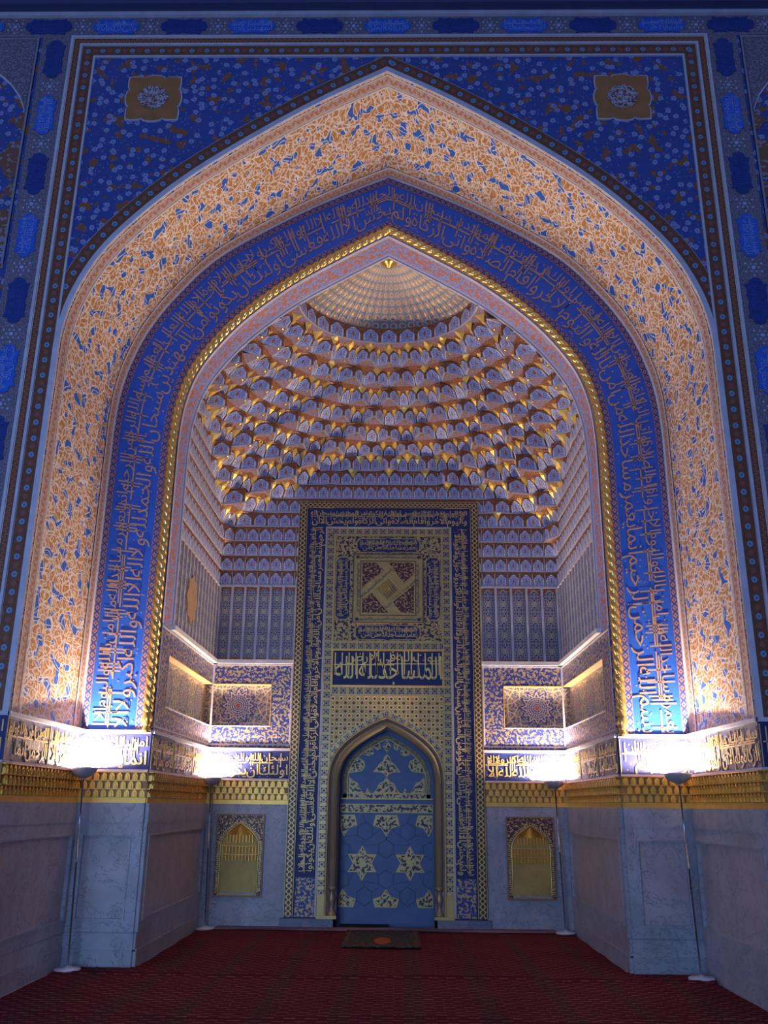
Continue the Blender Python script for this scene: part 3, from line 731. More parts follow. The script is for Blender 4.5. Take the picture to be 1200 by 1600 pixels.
for k in range(NT_):
    C = CN[k]; z0 = ZL[k]; z1 = ZL[k+1]; zt = z1-.03
    mb = MB(); s = 0; W3 = lambda p, z: (p[0], CY+p[1], z); T = lean_pts(k, C, .40); T2 = lean_pts(k, C, .66)
    for a, b, ta, tb in zip(C, C[1:], T, T[1:]):
        L = math.dist(a, b)
        hid = k < 6 and abs(a[1]-DEP) < 1e-3 and abs(b[1]-DEP) < 1e-3 and max(abs(a[0]), abs(b[0])) < 1.36
        lo = lambda f: Vector(W3(a, z0)).lerp(Vector(W3(b, z0)), f); hi = lambda f: Vector(W3(ta, zt)).lerp(Vector(W3(tb, zt)), f)
        mb.grid([[tuple(lo(x/4).lerp(hi(x/4), y/4)) for x in range(5)] for y in range(5)], [[(s+L*x/4, z0+(z1-z0)*y/4) for x in range(5)] for y in range(5)], 0); s += L
        if not hid and L > .05: panels.append((k, a, b, ta, tb, z0, zt))
    mb.grid([[W3(p, zt) for p in T], [W3(p, z1) for p in T2]], None, 0)
    I1 = inset(C, .020) if k > 2 else inset(C, .012)
    mb.grid([[W3(p, z0) for p in C], [W3(p, z0-.004) for p in I1], [W3(p, z0+.014) for p in I1], [W3(p, z0+.020) for p in C]], None, 1)
    if k < NT_-1:
        D = CN[k+1]; ths = sorted(set([math.atan2(p[1], p[0]) for p in C]+[math.atan2(p[1], p[0]) for p in D]))
        q0 = None
        for th in ths:
            r0, r1 = polar_r(T2, th), polar_r(D, th); q1 = ((r0*math.cos(th), CY+r0*math.sin(th), z1-.001), (r1*math.cos(th), CY+r1*math.sin(th), z1-.001), r0-r1)
            if q0 and max(q0[2], q1[2]) > .012:
                q = [q0[0], q1[0], q1[1], q0[1]]; mb.face(q, [(p[0], p[1]) for p in q], 2)
            q0 = q1
    if k < 9:       # thin vertical dividers of the flat tile rows
        for p, q, in zip(C, C[1:]):
            if not ((abs(p[1]-DEP) < 1e-3 and abs(q[1]-DEP) < 1e-3) or (abs(abs(p[0])-NX) < 1e-3 and abs(abs(q[0])-NX) < 1e-3)): continue
            t = (Vector((q[0]-p[0], q[1]-p[1], 0))).normalized(); n_ = Vector((-t.y, t.x, 0)); A1 = Vector(W3(p, z0))
            if k < 6 and abs(p[1]-DEP) < 1e-3 and abs(p[0]) < 1.36: continue
            u_, v_ = A1-t*.006+n_*.012, A1+t*.006+n_*.012
            mb.face([v_, u_, (u_.x, u_.y, zt), (v_.x, v_.y, zt)], None, 1)
    tier_objs.append(mb.build('muqarnas_tier', [facet, rim, plate], root))
    # gold squinch points under the next tier
    if 3 <= k < NT_-1:
        D = CN[k+1]; TM = lean_pts(k, C, .12)
        for i in range(1, len(C)-1):
            p = C[i]; th = math.atan2(p[1], p[0]); r0 = math.hypot(*p); r1 = polar_r(D, th); gap = r0-r1
            if gap < .05: continue
            g = min(gap*.92, .22); dv = (-math.cos(th), -math.sin(th)); tg = (-dv[1], dv[0]); w = .078; p = (p[0]+dv[0]*(.02+gap*.22), p[1]+dv[1]*(.02+gap*.22)); g -= gap*.22
            V = lambda f, l, z: (p[0]+dv[0]*f+tg[0]*l, CY+p[1]+dv[1]*f+tg[1]*l, z)
            zb, zm, zu = z1-.55*(z1-z0), z1-.22*(z1-z0), z1-.004
            tip, l, r_, f0, ml, mr = V(0, 0, zb), V(.02, w, zu), V(.02, -w, zu), V(g, 0, zu), V(g*.45, w*.42, zm), V(g*.45, -w*.42, zm)
            for q in ((tip, l, ml), (tip, ml, mr), (tip, mr, r_), (ml, l, f0), (mr, f0, r_), (ml, f0, mr)): goldmb.face(q)
gm = goldmb.build('gold_squinches', mat_gold('squinch_gold', (1.0,.60,.15), .34, .35), root); gm['label'] = 'faceted gold points between the niches'; gm['kind'] = 'stuff'
# gold bosses on the plates
bm_ = MB()
for k in range(4, 14):
    D = CN[k+1]
    for i in range(1, len(D)-1):
        p = D[i]; th = math.atan2(p[1], p[0]); r1 = math.hypot(*p); r0 = polar_r(CN[k], th)
        a, b = D[i-1], D[i+1]
        if r0-r1 > .20 and polar_r(D, th) <= min(math.hypot(*a), math.hypot(*b))+.01:
            r = r1+.07; bm_.lathe([(.030, 0), (.022,-.012), (.0,-.02)], (r*math.cos(th), CY+r*math.sin(th), ZL[k+1]-.002), 10)
bo = bm_.build('gold_bosses', gold2, root); bo['kind'] = 'stuff'
def arch_poly(w, h, n=7):
    n = 6; b_ = .50; pts = [(-w, 0), (w, 0), (w, h*b_)]
    A_ = [(w*(1-t)**.62*(1+.0*t), h*(b_+(1-b_)*t**1.05)) for t in [i/n for i in range(1, n)]]
    pts += A_+[(0, h)]+[(-x, y) for x, y in reversed(A_)]+[(-w, h*b_)]; return pts
def panel_into(mb, q_):
    k, a, b, ta, tb, z0, z1 = q_
    A0, B0, A1, B1 = Vector((a[0], CY+a[1], z0)), Vector((b[0], CY+b[1], z0)), Vector((ta[0], CY+ta[1], z1)), Vector((tb[0], CY+tb[1], z1))
    n_ = (B0-A0).cross(A1-A0).normalized(); inw = Vector((-(A0.x+B0.x)/2, CY-(A0.y+B0.y)/2, 0))
    if n_.dot(inw) < 0: n_ = -n_
    H_ = .93 if k < NT_-1 else .98; v0 = .10
    def F(u, v, d):
        s_, t_ = .5+u, v0+v*(H_-v0); lo = A0.lerp(B0, s_); hi = A1.lerp(B1, s_); return tuple(lo.lerp(hi, t_)+n_*d)
    vs_ = [0, .17, .34, .5, .6, .7, .8, .88, .94, .975, 1.0]; wv_ = [.405*(1 if v <= .5 else max(0.0, (1-((v-.5)/.5)**1.45))**.72) for v in vs_]
    rows = [[F(w_*x, v, .015) for x in (-1, -.5, 0, .5, 1)] for v, w_ in zip(vs_, wv_)]
    mb.grid(rows, [[((w_*x/.405+1)/2, v) for x in (-1, -.5, 0, .5, 1)] for v, w_ in zip(vs_, wv_)], 0)
    mb.grid([[F(-w_, v, 0) for v, w_ in zip(vs_, wv_)], [F(-w_, v, .015) for v, w_ in zip(vs_, wv_)]]); mb.grid([[F(w_, v, 0) for v, w_ in zip(vs_, wv_)], [F(w_, v, .015) for v, w_ in zip(vs_, wv_)]])
    mb.face([F(-.405, 0, 0), F(.405, 0, 0), F(.405, 0, .015), F(-.405, 0, .015)])
def score(q):
    k, a, b, ta, tb, z0, z1 = q; c = ((a[0]+b[0])/2, (a[1]+b[1])/2); th = math.atan2(c[1], c[0])
    return -abs(a[0]-b[0])*(1 if 6 <= k <= 15 else .5)*(1 if c[1] > .25 else .3)
order = sorted(range(len(panels)), key=lambda i: score(panels[i])); big = set(order[:100])
rest = MB()
for i, q_ in enumerate(panels):
    if i in big:
        mb = MB(); panel_into(mb, q_); mb.build('niche_panel', npanel, root)
    else: panel_into(rest, q_)
ro = rest.build('niche_panels', npanel, root); ro['kind'] = 'stuff'
# fan half dome
root = empty('fan_dome', (0, 3.0, 8.3), 'shallow ribbed fan half dome with gilded dots at the top of the niche', 'dome')
mb = MB(); ZF = ZL[16]; NR = 28; per = 8; rows = []; uvs = []
for i in range(25):
    t = i/24; rr = 1.24*(1-t)**.95; z = ZF+.62*t**.92; row = []; uv = []
    for j in range(NR*per+1):
        th = PI*j/(NR*per); fr = (j % per)/per; sc_ = 1-.02*(1-t)*(abs(2*fr-1)**2)
        row.append((rr*sc_*math.cos(th), CY+.03+rr*sc_*.86*math.sin(th), z-.015*(abs(2*fr-1)**2)*(1-t))); uv.append((j/per+.0, t))
    rows.append(row); uvs.append(uv)
mb.grid(rows, uvs); mb.build('ribbed_shell', fan, root, True)
mb = MB(); D = CN[15]
ths = [PI*j/60 for j in range(61)]
for i in range(60):
    q = []
    for th in (ths[i], ths[i+1]):
        r = max(.05, polar_r(D, min(max(th, .013), PI-.013))); q.append((r*math.cos(th), CY+r*math.sin(th), ZF))
    mb.face([q[0], q[1], (1.24*math.cos(ths[i+1])*1.02, CY+.03+1.24*.88*math.sin(ths[i+1]), ZF), (1.24*math.cos(ths[i])*1.02, CY+.03+1.24*.88*math.sin(ths[i]), ZF)])
mb.build('rim_fillet', rim, root)
mb = MB(); mb.lathe([(.13, .06), (.12, .01), (.085, -.015), (.06,-.03), (.03,-.06), (0,-.065)], (0, CY+.16, ZF+.50), 20); mb.build('gold_boss', gold2, root, True)

# ------------------------------------------------------------------ tall tile panels (back and side walls), ledges
def tall_panels(name, F, u0, u1, n, z0, z1, lab, recess=None):
    root = empty(name, F((u0+u1)/2, (z0+z1)/2, 0), lab, 'tile panel')
    W = (u1-u0)/n; mb = MB(); mb.rect(F, u0, u1, z0, z1, 0, .004); mb.build('panel_ground', facet, root)
    mb = MB()
    for i in range(n+1): mb.rect(F, u0+i*W-.018, u0+i*W+.018, z0, z1, .004, .022)
    mb.rect(F, u0, u1, z1-.012, z1+.012, .004, .02); mb.build('pale_mullions', rim, root)
    for i in range(n):
        c = u0+(i+.5)*W; w = W*.41; h = z1-z0-.07; ha = .17; pts = [(-w, 0), (w, 0), (w, h-ha)]
        for j in range(1, 6): t = j/6; pts.append((w*math.cos(t*PI/2)**.85, h-ha+ha*math.sin(t*PI/2)**1.1))
        pts.append((0, h)); pts += [(-x, y) for x, y in reversed(pts[2:-1])]
        mb = MB(); mb.prism(lambda u, v, d: F(c+u, z0+.03+v, d), pts, .004, .010, 0, [(u/w/2+.5, v/(2*w)) for u, v in pts]); mb.build('arched_strip', tall, root)
    if recess:
        mb = MB(); ru, rv = recess; pts = [(ru+.27*math.cos(a)*(1+.10*math.cos(8*a)), rv+.30*math.sin(a)*(1+.08*math.cos(8*a))) for a in [i*PI/24 for i in range(48)]]
        mb.prism(F, pts, 0, .03); mb.build('plain_medallion', plain('cream_medallion', (.42,.26,.16), .5), root)
    return root
FLn, FRn, FBn = FL(NX), FR(NX), FY(YW)
tall_panels('tile_panel', FBn, -2.53, -1.38, 6, 3.62, 4.73, 'six tall blue arabesque strips on back wall left of the mihrab')
tall_panels('tile_panel', FBn, 1.38, 2.53, 5, 3.62, 4.73, 'five tall blue arabesque strips on back wall right of the mihrab')
tall_panels('tile_panel', FLn, YC+.05, YW-.02, 13, 3.62, 4.73, 'row of narrow upright strips on left niche side wall with a plain medallion', (3.35, 4.12))
tall_panels('tile_panel', FRn, -YW+.02, -YC-.05, 13, 3.62, 4.73, 'row of narrow upright strips on right niche side wall')
root = empty('niche_ledge', (0, YW, 3.58), 'pale sloping ledge running round the niche below the tall panels', 'ledge')
for s in (-1, 1):
    mb = MB(); x0, x1 = sorted((s*1.37, s*NX)); mb.box((x0, YW-.06, 3.56),(x1, YW, 3.615)); mb.build('ledge_back', white, root)
    mb = MB(); x0, x1 = sorted((s*(NX-.06), s*NX)); mb.box((x0, YC-.02, 3.56),(x1, YW, 3.615)); mb.build('ledge_side', white, root)

# ------------------------------------------------------------------ recessed star panels with floral frames
def star_panel(F, ua, ub, corner, lab, side):
    # ua..ub extent of wall bit; corner = which end touches the niche corner (0: ua, 1: ub)
    root = empty('star_panel', F((ua+ub)/2, 3.0, 0), lab, 'wall panel')
    m = .30 if not side else .42
    r0, r1 = (ua-.0, ub-m) if corner == 0 else (ua+m, ub+.0)
    za, zb = 2.66, 3.27; E_ = .125
    e0, e1 = (r0-E_, r1) if corner == 0 else (r0, r1+E_)
    mb = MB(); mb.rect(F, ua, ub, zb, 3.56, -.12, 0); mb.rect(F, ua, ub, 2.36, za, -.12, 0)
    if corner == 0: mb.rect(F, r1, ub, za, zb, -.12, 0)
    else: mb.rect(F, ua, r0, za, zb, -.12, 0)
    mb.build('scroll_frame', floral_gold, root)
    # lining of the recess: lintel and side in ochre, lamplight put into the colour
    mb = MB(); mb.rect(F, e0, e1, zb-.012, zb, -.13, .004 if not side else .004)
    if corner == 0: mb.rect(F, r1-.012, r1+.0, za, zb, -.11, .004)
    else: mb.rect(F, r0, r0+.012, za, zb, -.11, .004)
    mb.build('lintel_lining', plain('lamplit_ochre', (.62,.36,.14), .5), root)
    mb = MB(); mb.rect(F, e0, e1, za, za+.012, -.13, .006); mb.build('sill', white, root)
    mb = MB(); mb.ring(F, ua+.004, ub-.004, 2.40, 3.55, .02, 0, .008); mb.build('blue_fillet', rim, root)
    c = (r0+r1)/2; mb = MB(); n = 1 if not side else 3; W = (e1-e0)/n; r0 = e0
    for i in range(n):
        cc = r0+(i+.5)*W; a, b = cc-W/2, cc+W/2
        mb.face([F(a, za, -.115), F(b, za, -.115), F(b, zb, -.115), F(a, zb, -.115)], [(a-cc, za-2.965), (b-cc, za-2.965), (b-cc, zb-2.965), (a-cc, zb-2.965)])
    mb.build('star_field', starfield, root)
star_panel(FBn, -NX, -1.38, 0, 'recessed star-pattern panel on back wall left of the mihrab', False)
star_panel(FBn, 1.38, NX, 1, 'recessed star-pattern panel on back wall right of the mihrab', False)
star_panel(FLn, YB+.05, YW, 1, 'long recessed star-pattern panel along the left niche side wall', True)
star_panel(FRn, -YW, -YB-.05, 0, 'long recessed star-pattern panel along the right niche side wall', True)

# ------------------------------------------------------------------ dado: script frieze, gilded cornice, marble
def frieze(F, u0, u1, lab, st):
    WT[0] = .008
    root = empty('script_frieze', F((u0+u1)/2, 2.14, 0), lab, 'inscription')
    mb = MB(); mb.rect(F, u0, u1, 1.92, 2.33, 0, .01); mb.build('frieze_ground', ground, root)
    mb = MB(); mb.rect(F, u0, u1, 2.325, 2.362, 0, .034); mb.build('top_fillet', rim, root); mb = MB(); mb.rect(F, u0, u1, 1.925, 1.945, .01, .02); mb.build('lower_fillet', rim, root)
    L = u1-u0; n = max(1, round(L/1.0)); mb = MB()
    for i in range(n):
        script(mb, F, u0+L*i/n+.03, u0+L*(i+1)/n-.03, 1.955, 2.30, .010, .008, VERSE, st+i*5)
        mb.rect(F, u0+L*i/n+.008, u0+L*i/n+.016, 1.95, 2.31, .01, .02)
    mb.build('gold_lettering', letterg, root)
def tooth(w, h):
    return [(-w, 0), (-w, h*.62), (-w*.7, h*.82), (0, h), (w*.7, h*.82), (w, h*.62), (w, 0)]
backing = plain('gap_shade_brown', (.40,.20,.06), .5, .3)  # darker gold behind the cells, shade of the gaps put into the colour
def cornice(F, u0, u1, lab):
    root = empty('gilded_cornice', F((u0+u1)/2, 1.75, 0), lab, 'cornice')
    mb = MB(); mb.rect(F, u0, u1, 1.60, 1.925, 0, .006); mb.build('gilded_backing', backing, root); mb = MB(); mb.rect(F, u0, u1, 1.60, 1.655, 0, .014); mb.build('gilded_sill', goldm, root)
    L = u1-u0; n = max(2, round(L/.088)); P = L/n
    for r in range(3):
        mb = MB(); zb = 1.66+r*.088; dd = .016+.012*r
        for i in range(n+(r % 2)):
            c = u0+(i+.5-(.5 if r % 2 else 0))*P
            if c-P*.3 < u0 or c+P*.3 > u1: continue
            # open niche: raised surround and sunken pointed cell with rounded tongue
            mb.prism(lambda u, v, d: F(c+u, zb+v, d), tooth(P*.34, .078), .006, dd+.008)
            mb.prism(lambda u, v, d: F(c+u, zb+v, d), tooth(P*.13, .05), dd+.008, dd+.020)
        mb.rect(F, u0, u1, zb+.078, zb+.088, .004, dd+.014)
        mb.build('niche_row', goldm, root)
def dado(F, u0, u1, lab, npan=1, plinth=True, niche=None):
    root = empty('marble_dado', F((u0+u1)/2, .8, 0), lab, 'dado')
    L = u1-u0
    mb = MB(); mb.rect(F, u0, u1, .33, 1.60, -.03, .002); mb.build('slab', marble, root)
    if plinth:
        mb = MB(); mb.rect(F, u0, u1, 0, .16, -.03, .035); mb.rect(F, u0, u1, .16, .33, -.03, .022)
        mb.rect(F, u0, u1, .155, .17, -.03, .04); mb.build('plinth', marble, root)
    if niche is None:
        for i in range(npan):
            a, b = u0+L*i/npan+.13, u0+L*(i+1)/npan-.13
            if b-a < .15: a, b = a-.05, b+.05
            mb = MB(); mb.ring(F, a-.128, b+.128, .335, 1.40, .115, 0, .034); mb.ring(F, a-.02, b+.02, .44, 1.29, .022, 0, .046); mb.build('panel_moulding', marble, root)
            mb = MB(); mb.rect(F, a, b, .41, 1.31, 0, .010); mb.build('panel', marble2, root)
        mb = MB(); mb.rect(F, u0, u1, 1.40, 1.60, .0, .042); mb.build('top_rail', marble, root)
JX = 3.30
FLj, FRj = FL(JX), FR(JX)
SEC = [(FLj, 0.0, YB, 'on left outer jamb', 2, 1), (FRj, -YB, 0.0, 'on right outer jamb', 11, 1),
       (FY(YB), -JX, -NX, 'on face of left pier', 4, 1), (FY(YB), NX, JX, 'on face of right pier', 15, 1),
       (FLn, YB, YW, 'along left niche side wall', 7, 1), (FRn, -YW, -YB, 'along right niche side wall', 19, 1),
       (FBn, -NX, -1.37, 'on back wall left of mihrab', 22, 0), (FBn, 1.37, NX, 'on back wall right of mihrab', 27, 0),
       (FY(0), -5.6, -3.28, 'on left front wall outside the arch', 31, 2), (FY(0), 3.28, 5.6, 'on right front wall outside the arch', 35, 2)]
for F, a, b, where, st, npan in SEC:
    frieze(F, a, b, 'dark blue frieze of raised gold calligraphy '+where, st)
    cornice(F, a, b, 'gilded honeycomb cornice strip '+where)
    dado(F, a, b, 'grey-blue marble dado '+where, npan, True, None if npan else 1)
# jamb backing for the outer jamb dado
for s, nm in ((-1,'wall_jamb_left'),(1,'wall_jamb_right')):
    mb = MB(); x0, x1 = sorted((s*JX, s*4.6)); mb.box((x0, .02, 0),(x1, YB, 2.33)); tag(mb.build(nm, marble), kind='structure')

# ------------------------------------------------------------------ small gilded niches in the back wall dado
def gilded_niche(cx, lab):
    root = empty('gilded_niche', (cx, YW, .4), lab, 'niche')
    F = lambda u, v, d: (cx+u, YW-.004-d, .40+v)
    W, Hh = .335, 1.07
    mb = MB(); mb.ring(F, -W, W, 0, Hh, .018, 0, .03); mb.build('gold_edge', plain('dull_gold_edge', (.30,.17,.10), .5, .3), root)
    # arch outline
    h = half(.06, .66, [(.262,.66),(.252,.72),(.20,.80),(.11,.88),(0,.955)])
    op = full(h)
    mb = MB(); mb.face([F(u, v, .012) for u, v in op]+[F(.262,.0,.012), F(W-.018,.0,.012), F(W-.018,Hh-.018,.012), F(-W+.018,Hh-.018,.012), F(-W+.018,0,.012), F(-.262,0,.012)]); mb.build('scroll_surround', scroll_red, root)
    # toothed border
    mb = MB(); P = resample(op, .026)
    for i, (u, v) in enumerate(P[:-1]):
        q = P[i+1]; t = (q[0]-u, q[1]-v); L = math.hypot(*t); t = (t[0]/L, t[1]/L); n_ = (-t[1], t[0])
        a = (u+n_[0]*.012, v+n_[1]*.012); mb.prism(F, [(a[0], a[1]), (a[0]+t[0]*.014, a[1]+t[1]*.014), (a[0]+t[0]*.014+n_[0]*.034, a[1]+t[1]*.014+n_[1]*.034), (a[0]+n_[0]*.034, a[1]+n_[1]*.034)], .010, .02)
    for i in range(20): mb.rect(F, -.26+i*.0265, -.246+i*.0265, .022, .048, .01, .02)
    mb.build('dentil_border', goldp, root)
    mb = MB(); tube_along(mb, [F(u, v, .014) for u, v in op], .010, 6); mb.build('arch_bead', gold2, root, True)
    mb = MB(); mb.rect(F, -.26, .26, .05, .955, -.02, -.01) if 0 else mb.face([F(u, v, .002) for u, v in op]); mb.build('back_plate', mat_gold('worn_gold_plate', (.50,.34,.10), .5, .3, 4.0, .3), root)
    # three rows of fluted cells and a fan hood
    for (z0, z1, n) in ((.46, .545, 11), (.56, .64, 11), (.69, .80, 9)):
        mb = MB(); ww = .25 if z0 < .65 else .20
        for i in range(n):
            c = -ww+(i+.5)*2*ww/n; q = ww/n*.72
            for j in range(5):
                a0, a1 = PI*j/5, PI*(j+1)/5
                mb.face([F(c-q*math.cos(a0), z0, .002+.022*math.sin(a0)), F(c-q*math.cos(a1), z0, .002+.022*math.sin(a1)), F(c-q*math.cos(a1), z1, .002+.026*math.sin(a1)), F(c-q*math.cos(a0), z1, .002+.026*math.sin(a0))])
            mb.face([F(c-q*math.cos(PI*j/5), z1, .002+.026*math.sin(PI*j/5)) for j in range(6)])
        mb.build('fluted_row', goldm, root)
    mb = MB()
    for i in range(12):
        a0, a1 = -.20+.40*i/12, -.20+.40*(i+1)/12; m_ = (a0+a1)/2
        mb.face([F(0, .94, .01), F(a0, .80, .006), F(m_, .79, .026)]); mb.face([F(0, .94, .01), F(m_, .79, .026), F(a1, .80, .006)])
    mb.build('fan_hood', gold2, root)
    mb = MB(); tube_along(mb, [F(-.25+.5*i/12, .548+.010*math.sin(PI*i/12)*-1, .022) for i in range(13)], .007, 6); tube_along(mb, [F(-.25+.5*i/12, .655-.010*math.sin(PI*i/12), .022) for i in range(13)], .007, 6)
    mb.build('curved_bead', gold2, root, True)
gilded_niche(-2.02, 'small gilded arched niche in marble dado left of the mihrab')
gilded_niche(1.99, 'small gilded arched niche in marble dado right of the mihrab')

# ------------------------------------------------------------------ mihrab
WT[0] = .012
PT = R(18.1)
def Zb(y, D=13.12): return 1.6+D*math.tan(math.atan((800-y)/1403)+PT)
root = empty('mihrab', (0, YW, 0), 'tall gold and blue mihrab with calligraphy borders, square kufic panel and arched marble recess', 'mihrab')
FM = FY(YW-.06)
zb0, ztop = .17, Zb(785)
def part(mb, nm, m, par=None, smooth=False): return mb.build(nm, m, par or root, smooth)
mb = MB(); 
for s in (-1, 1): x0, x1 = sorted((s*.80, s*1.37)); mb.rect(FM, x0, x1, 0.0, 2.9, -.5, 0)
mb.rect(FM, -1.37, 1.37, 2.9, ztop, -.45, 0); part(mb, 'backing_wall', ground)
mb = MB(); uband(mb, FM, 1.245, 1.37, zb0, Zb(794), ztop, 0, .03); part(mb, 'knot_border', knot)
mb = MB(); uband(mb, FM, .955, 1.235, zb0, Zb(824), Zb(794.5), 0, .008); sb = part(mb, 'script_border', ground)
# script runs up the left, across the top, down the right: three straight runs
zt_in, zt_out = Zb(823), Zb(795)
tm = MB(); hh = .235
script(tm, lambda s, t, d: (-.97-t, YW-.068-d, zb0+.55+s), 0, zt_in-zb0-.56, .01, hh, 0, .010, VERSE, 3)
script(tm, lambda s, t, d: (.97+t, YW-.068-d, zt_in-.02-s), 0, zt_in-zb0-.56, .01, hh, 0, .010, VERSE, 17)
script(tm, lambda s, t, d: (s, YW-.068-d, zt_in+.02+t), -1.2, 1.2, .0, zt_out-zt_in-.04, 0, .010, VERSE, 11)
part(tm, 'lettering', letterg, sb)
for s in (-1, 1): x0, x1 = sorted((s*.965, s*1.225)); mb = MB(); mb.rect(FM, x0, x1, zb0, .66, .008, .012); part(mb, 'floral_foot', floral_gold, sb)
mb = MB(); uband(mb, FM, .93, .955, zb0, Zb(826), Zb(824), 0, .05); part(mb, 'pale_fillet', plain('aged_gold_white', (.46,.42,.40), .45, .2))
def chain_band(x0, x1, z0, zt0, zt1): 
    mb = MB(); uband(mb, FM, x0, x1, z0, zt0, zt1, 0, .02); return mb
part(chain_band(.815, .93, zb0+.0, Zb(835.5), Zb(826)), 'star_chain', chain)
z1a, z1b = Zb(1004), Zb(1015)
z2a, z2b = Zb(1073), Zb(1086)
def hchain(za, zb):
    mb = MB(); ustrip(mb, FM, [(-.815, za), (.815, za)], [(-.815, zb), (.815, zb)], 0, .02); return mb
part(hchain(z1b, z1a), 'star_chain', chain); part(hchain(z2b, z2a), 'star_chain', chain)
# big calligraphy panel
mb = MB(); mb.rect(FM, -.815, .815, z2a, z1b, 0, .006); bg = part(mb, 'calligraphy_panel', ground)
mb = MB(); mb.ring(FM, -.815, .815, z2a, z1b, .02, 0, .035); part(mb, 'panel_rim', goldm, bg)
tm = MB(); HP = z1b-z2a-.05; GP = lambda s, t, d: (s, YW-.066-d, z2a+.025+t); WP = 'المساجد لله بيوت الله في الارض المساجد لله وان المساجد'.split(); WT[0] = .0
line_words(tm, GP, -.79, .79, -.10*HP, .98*HP, 0, .014, WP, .62, 0, .05); line_words(tm, GP, -.79, .79, .58*HP, 1.06*HP, 0, .012, WP, 1.0, 2, .05); WT[0] = .012
for i in range(16):
    u_ = -.77+i*.101; tm.rect(GP, u_, u_+.016, .30*HP, .96*HP, 0, .014)
tm.rect(GP, -.78, .1, .585*HP, .585*HP+.014, 0, .012); tm.rect(GP, -.2, .77, .62*HP, .62*HP+.012, 0, .012); part(tm, 'lettering', mat_gold('panel_gold_lettering', (.98,.72,.24), .4, .25), bg)
# upper square section
zs0, zs1 = Zb(1003), Zb(836); cz = Zb(919); hs = .53
mb = MB(); mb.rect(FM, -.815, .815, z1a, zs1, 0, .006); up = part(mb, 'upper_panel', scroll_navy)
mb = MB(); mb.ring(FM, -.815, .815, z1a, zs1, .022, 0, .03); part(mb, 'gold_rim', goldp, up)
F2 = lambda u, v, d: (u, YW-.066-d, cz+v)
def cartpoly(L, W):
    h, w = L/2, W/2; P = [(-h, -w*.5), (-h+.05, -w), (-.06, -w), (0, -w-.02), (.06, -w), (h-.05, -w), (h, -w*.5)]
    return P+[(-x, -y) for x, y in P]
for (cx_, cv, vert) in ((0, .665, 0), (0, -.665, 0), (-.675, 0, 1), (.675, 0, 1)):
    if vert: G = (lambda cx_=cx_: lambda u, v, d: F2(cx_-v, u, d) if cx_ < 0 else F2(cx_+v, -u, d))()
    else: G = (lambda cv=cv: lambda u, v, d: F2(u, cv+v, d))()
    mb = MB(); mb.prism(G, cartpoly(.98, .225), 0, .012); c_ = part(mb, 'script_cartouche', goldp, up)
    mb = MB(); mb.prism(G, cartpoly(.94, .20), .012, .014); part(mb, 'blue_field', ground, c_)
    tm = MB(); script(tm, G, -.44, .44, -.085, .09, .014, .008, VERSE, 5); part(tm, 'lettering', letterg, c_)
for sx in (-1, 1):
    for sz in (-1, 1):
        mb = MB(); r0 = .115; pts = []
        for i in range(16): a = i*PI/8+PI/8; r = r0 if i % 2 else r0*.78; pts.append((sx*.67+r*math.cos(a), sz*.665+r*math.sin(a)))
        mb.prism(F2, pts, 0, .012); part(mb, 'corner_star', goldp, up)
        mb = MB(); mb.prism(F2, [(sx*.67+(x-sx*.67)*.86, sz*.665+(y-sz*.665)*.86) for x, y in pts], .012, .014); part(mb, 'star_face', scroll_navy, up)
# square kufic panel
mb = MB(); mb.rect(F2, -hs, hs, -hs, hs, 0, .03); sq = part(mb, 'kufic_square', goldp)
mb = MB(); mb.ring(F2, -hs, hs, -hs, hs, .016, .03, .045); mb.ring(F2, -.42, .42, -.42, .42, .012, .03, .04); part(mb, 'square_fillet', plain('bronze_line', (.16,.10,.10), .45, .3), sq)
tri = [(-.40,.40),(-.10,.40),(-.03,.27),(-.40,-.03)]
tris = [[(-.40,.40),(-.18,.40),(-.045,.27),(-.40,-.02)], [(.40,.40),(.40,.20),(.23,.06),(-.02,.40)], [(.40,-.40),(.20,-.40),(.05,-.22),(.40,.08)], [(-.40,-.40),(-.40,-.17),(-.24,-.06),(.04,-.40)]]
for t_ in tris:
    mb = MB(); mb.prism(F2, t_, .03, .034); f_ = part(mb, 'scroll_triangle', scroll_red, sq)
    cxm = sum(p[0] for p in t_)/4; czm = sum(p[1] for p in t_)/4; mb = MB(); n = len(t_)
    for i in range(n):
        a, b = t_[i], t_[(i+1) % n]; ai = (a[0]+(cxm-a[0])*.09, a[1]+(czm-a[1])*.09); bi = (b[0]+(cxm-b[0])*.09, b[1]+(czm-b[1])*.09)
        mb.prism(F2, [a, b, bi, ai], .03, .052)
    part(mb, 'gold_edge', gold2, f_)
Fd = lambda u, v, d: F2(.0+(u*.73-v*.68), -.02+(u*.68+v*.73), d)
mb = MB(); mb.rect(Fd, -.125, .125, -.125, .125, .03, .034); cs = part(mb, 'centre_square', goldm, sq)
mb = MB(); mb.ring(Fd, -.135, .135, -.135, .135, .014, .03, .048); part(mb, 'gold_edge', gold2, cs)
tm = MB()
for i in range(4): tm.ring(Fd, -.11+i*.027, .11-i*.02, -.11+i*.02, .11-i*.027, .007, .034, .040)
for i in range(5): tm.rect(Fd, -.09+i*.04, -.082+i*.04, -.10, .0, .034, .040)
part(tm, 'kufic_lines', plain('dark_bronze', (.10,.06,.08), .5), cs)
tm = MB()
for (p, q) in (((-.5,.455),(.5,.455)),((-.5,-.49),(.5,-.49))): line_words(tm, F2, p[0], q[0], p[1]-.01, p[1]+.055, .03, .003, VERSE, 1.0, 3)
for s in (-1, 1): line_words(tm, (lambda s: lambda u, v, d: F2(s*.455-(v-.02)*-s*-1, u*1.0 if s < 0 else -u, d))(s), -.38, .38, 0, .06, .03, .003, VERSE, 1.0, 9)
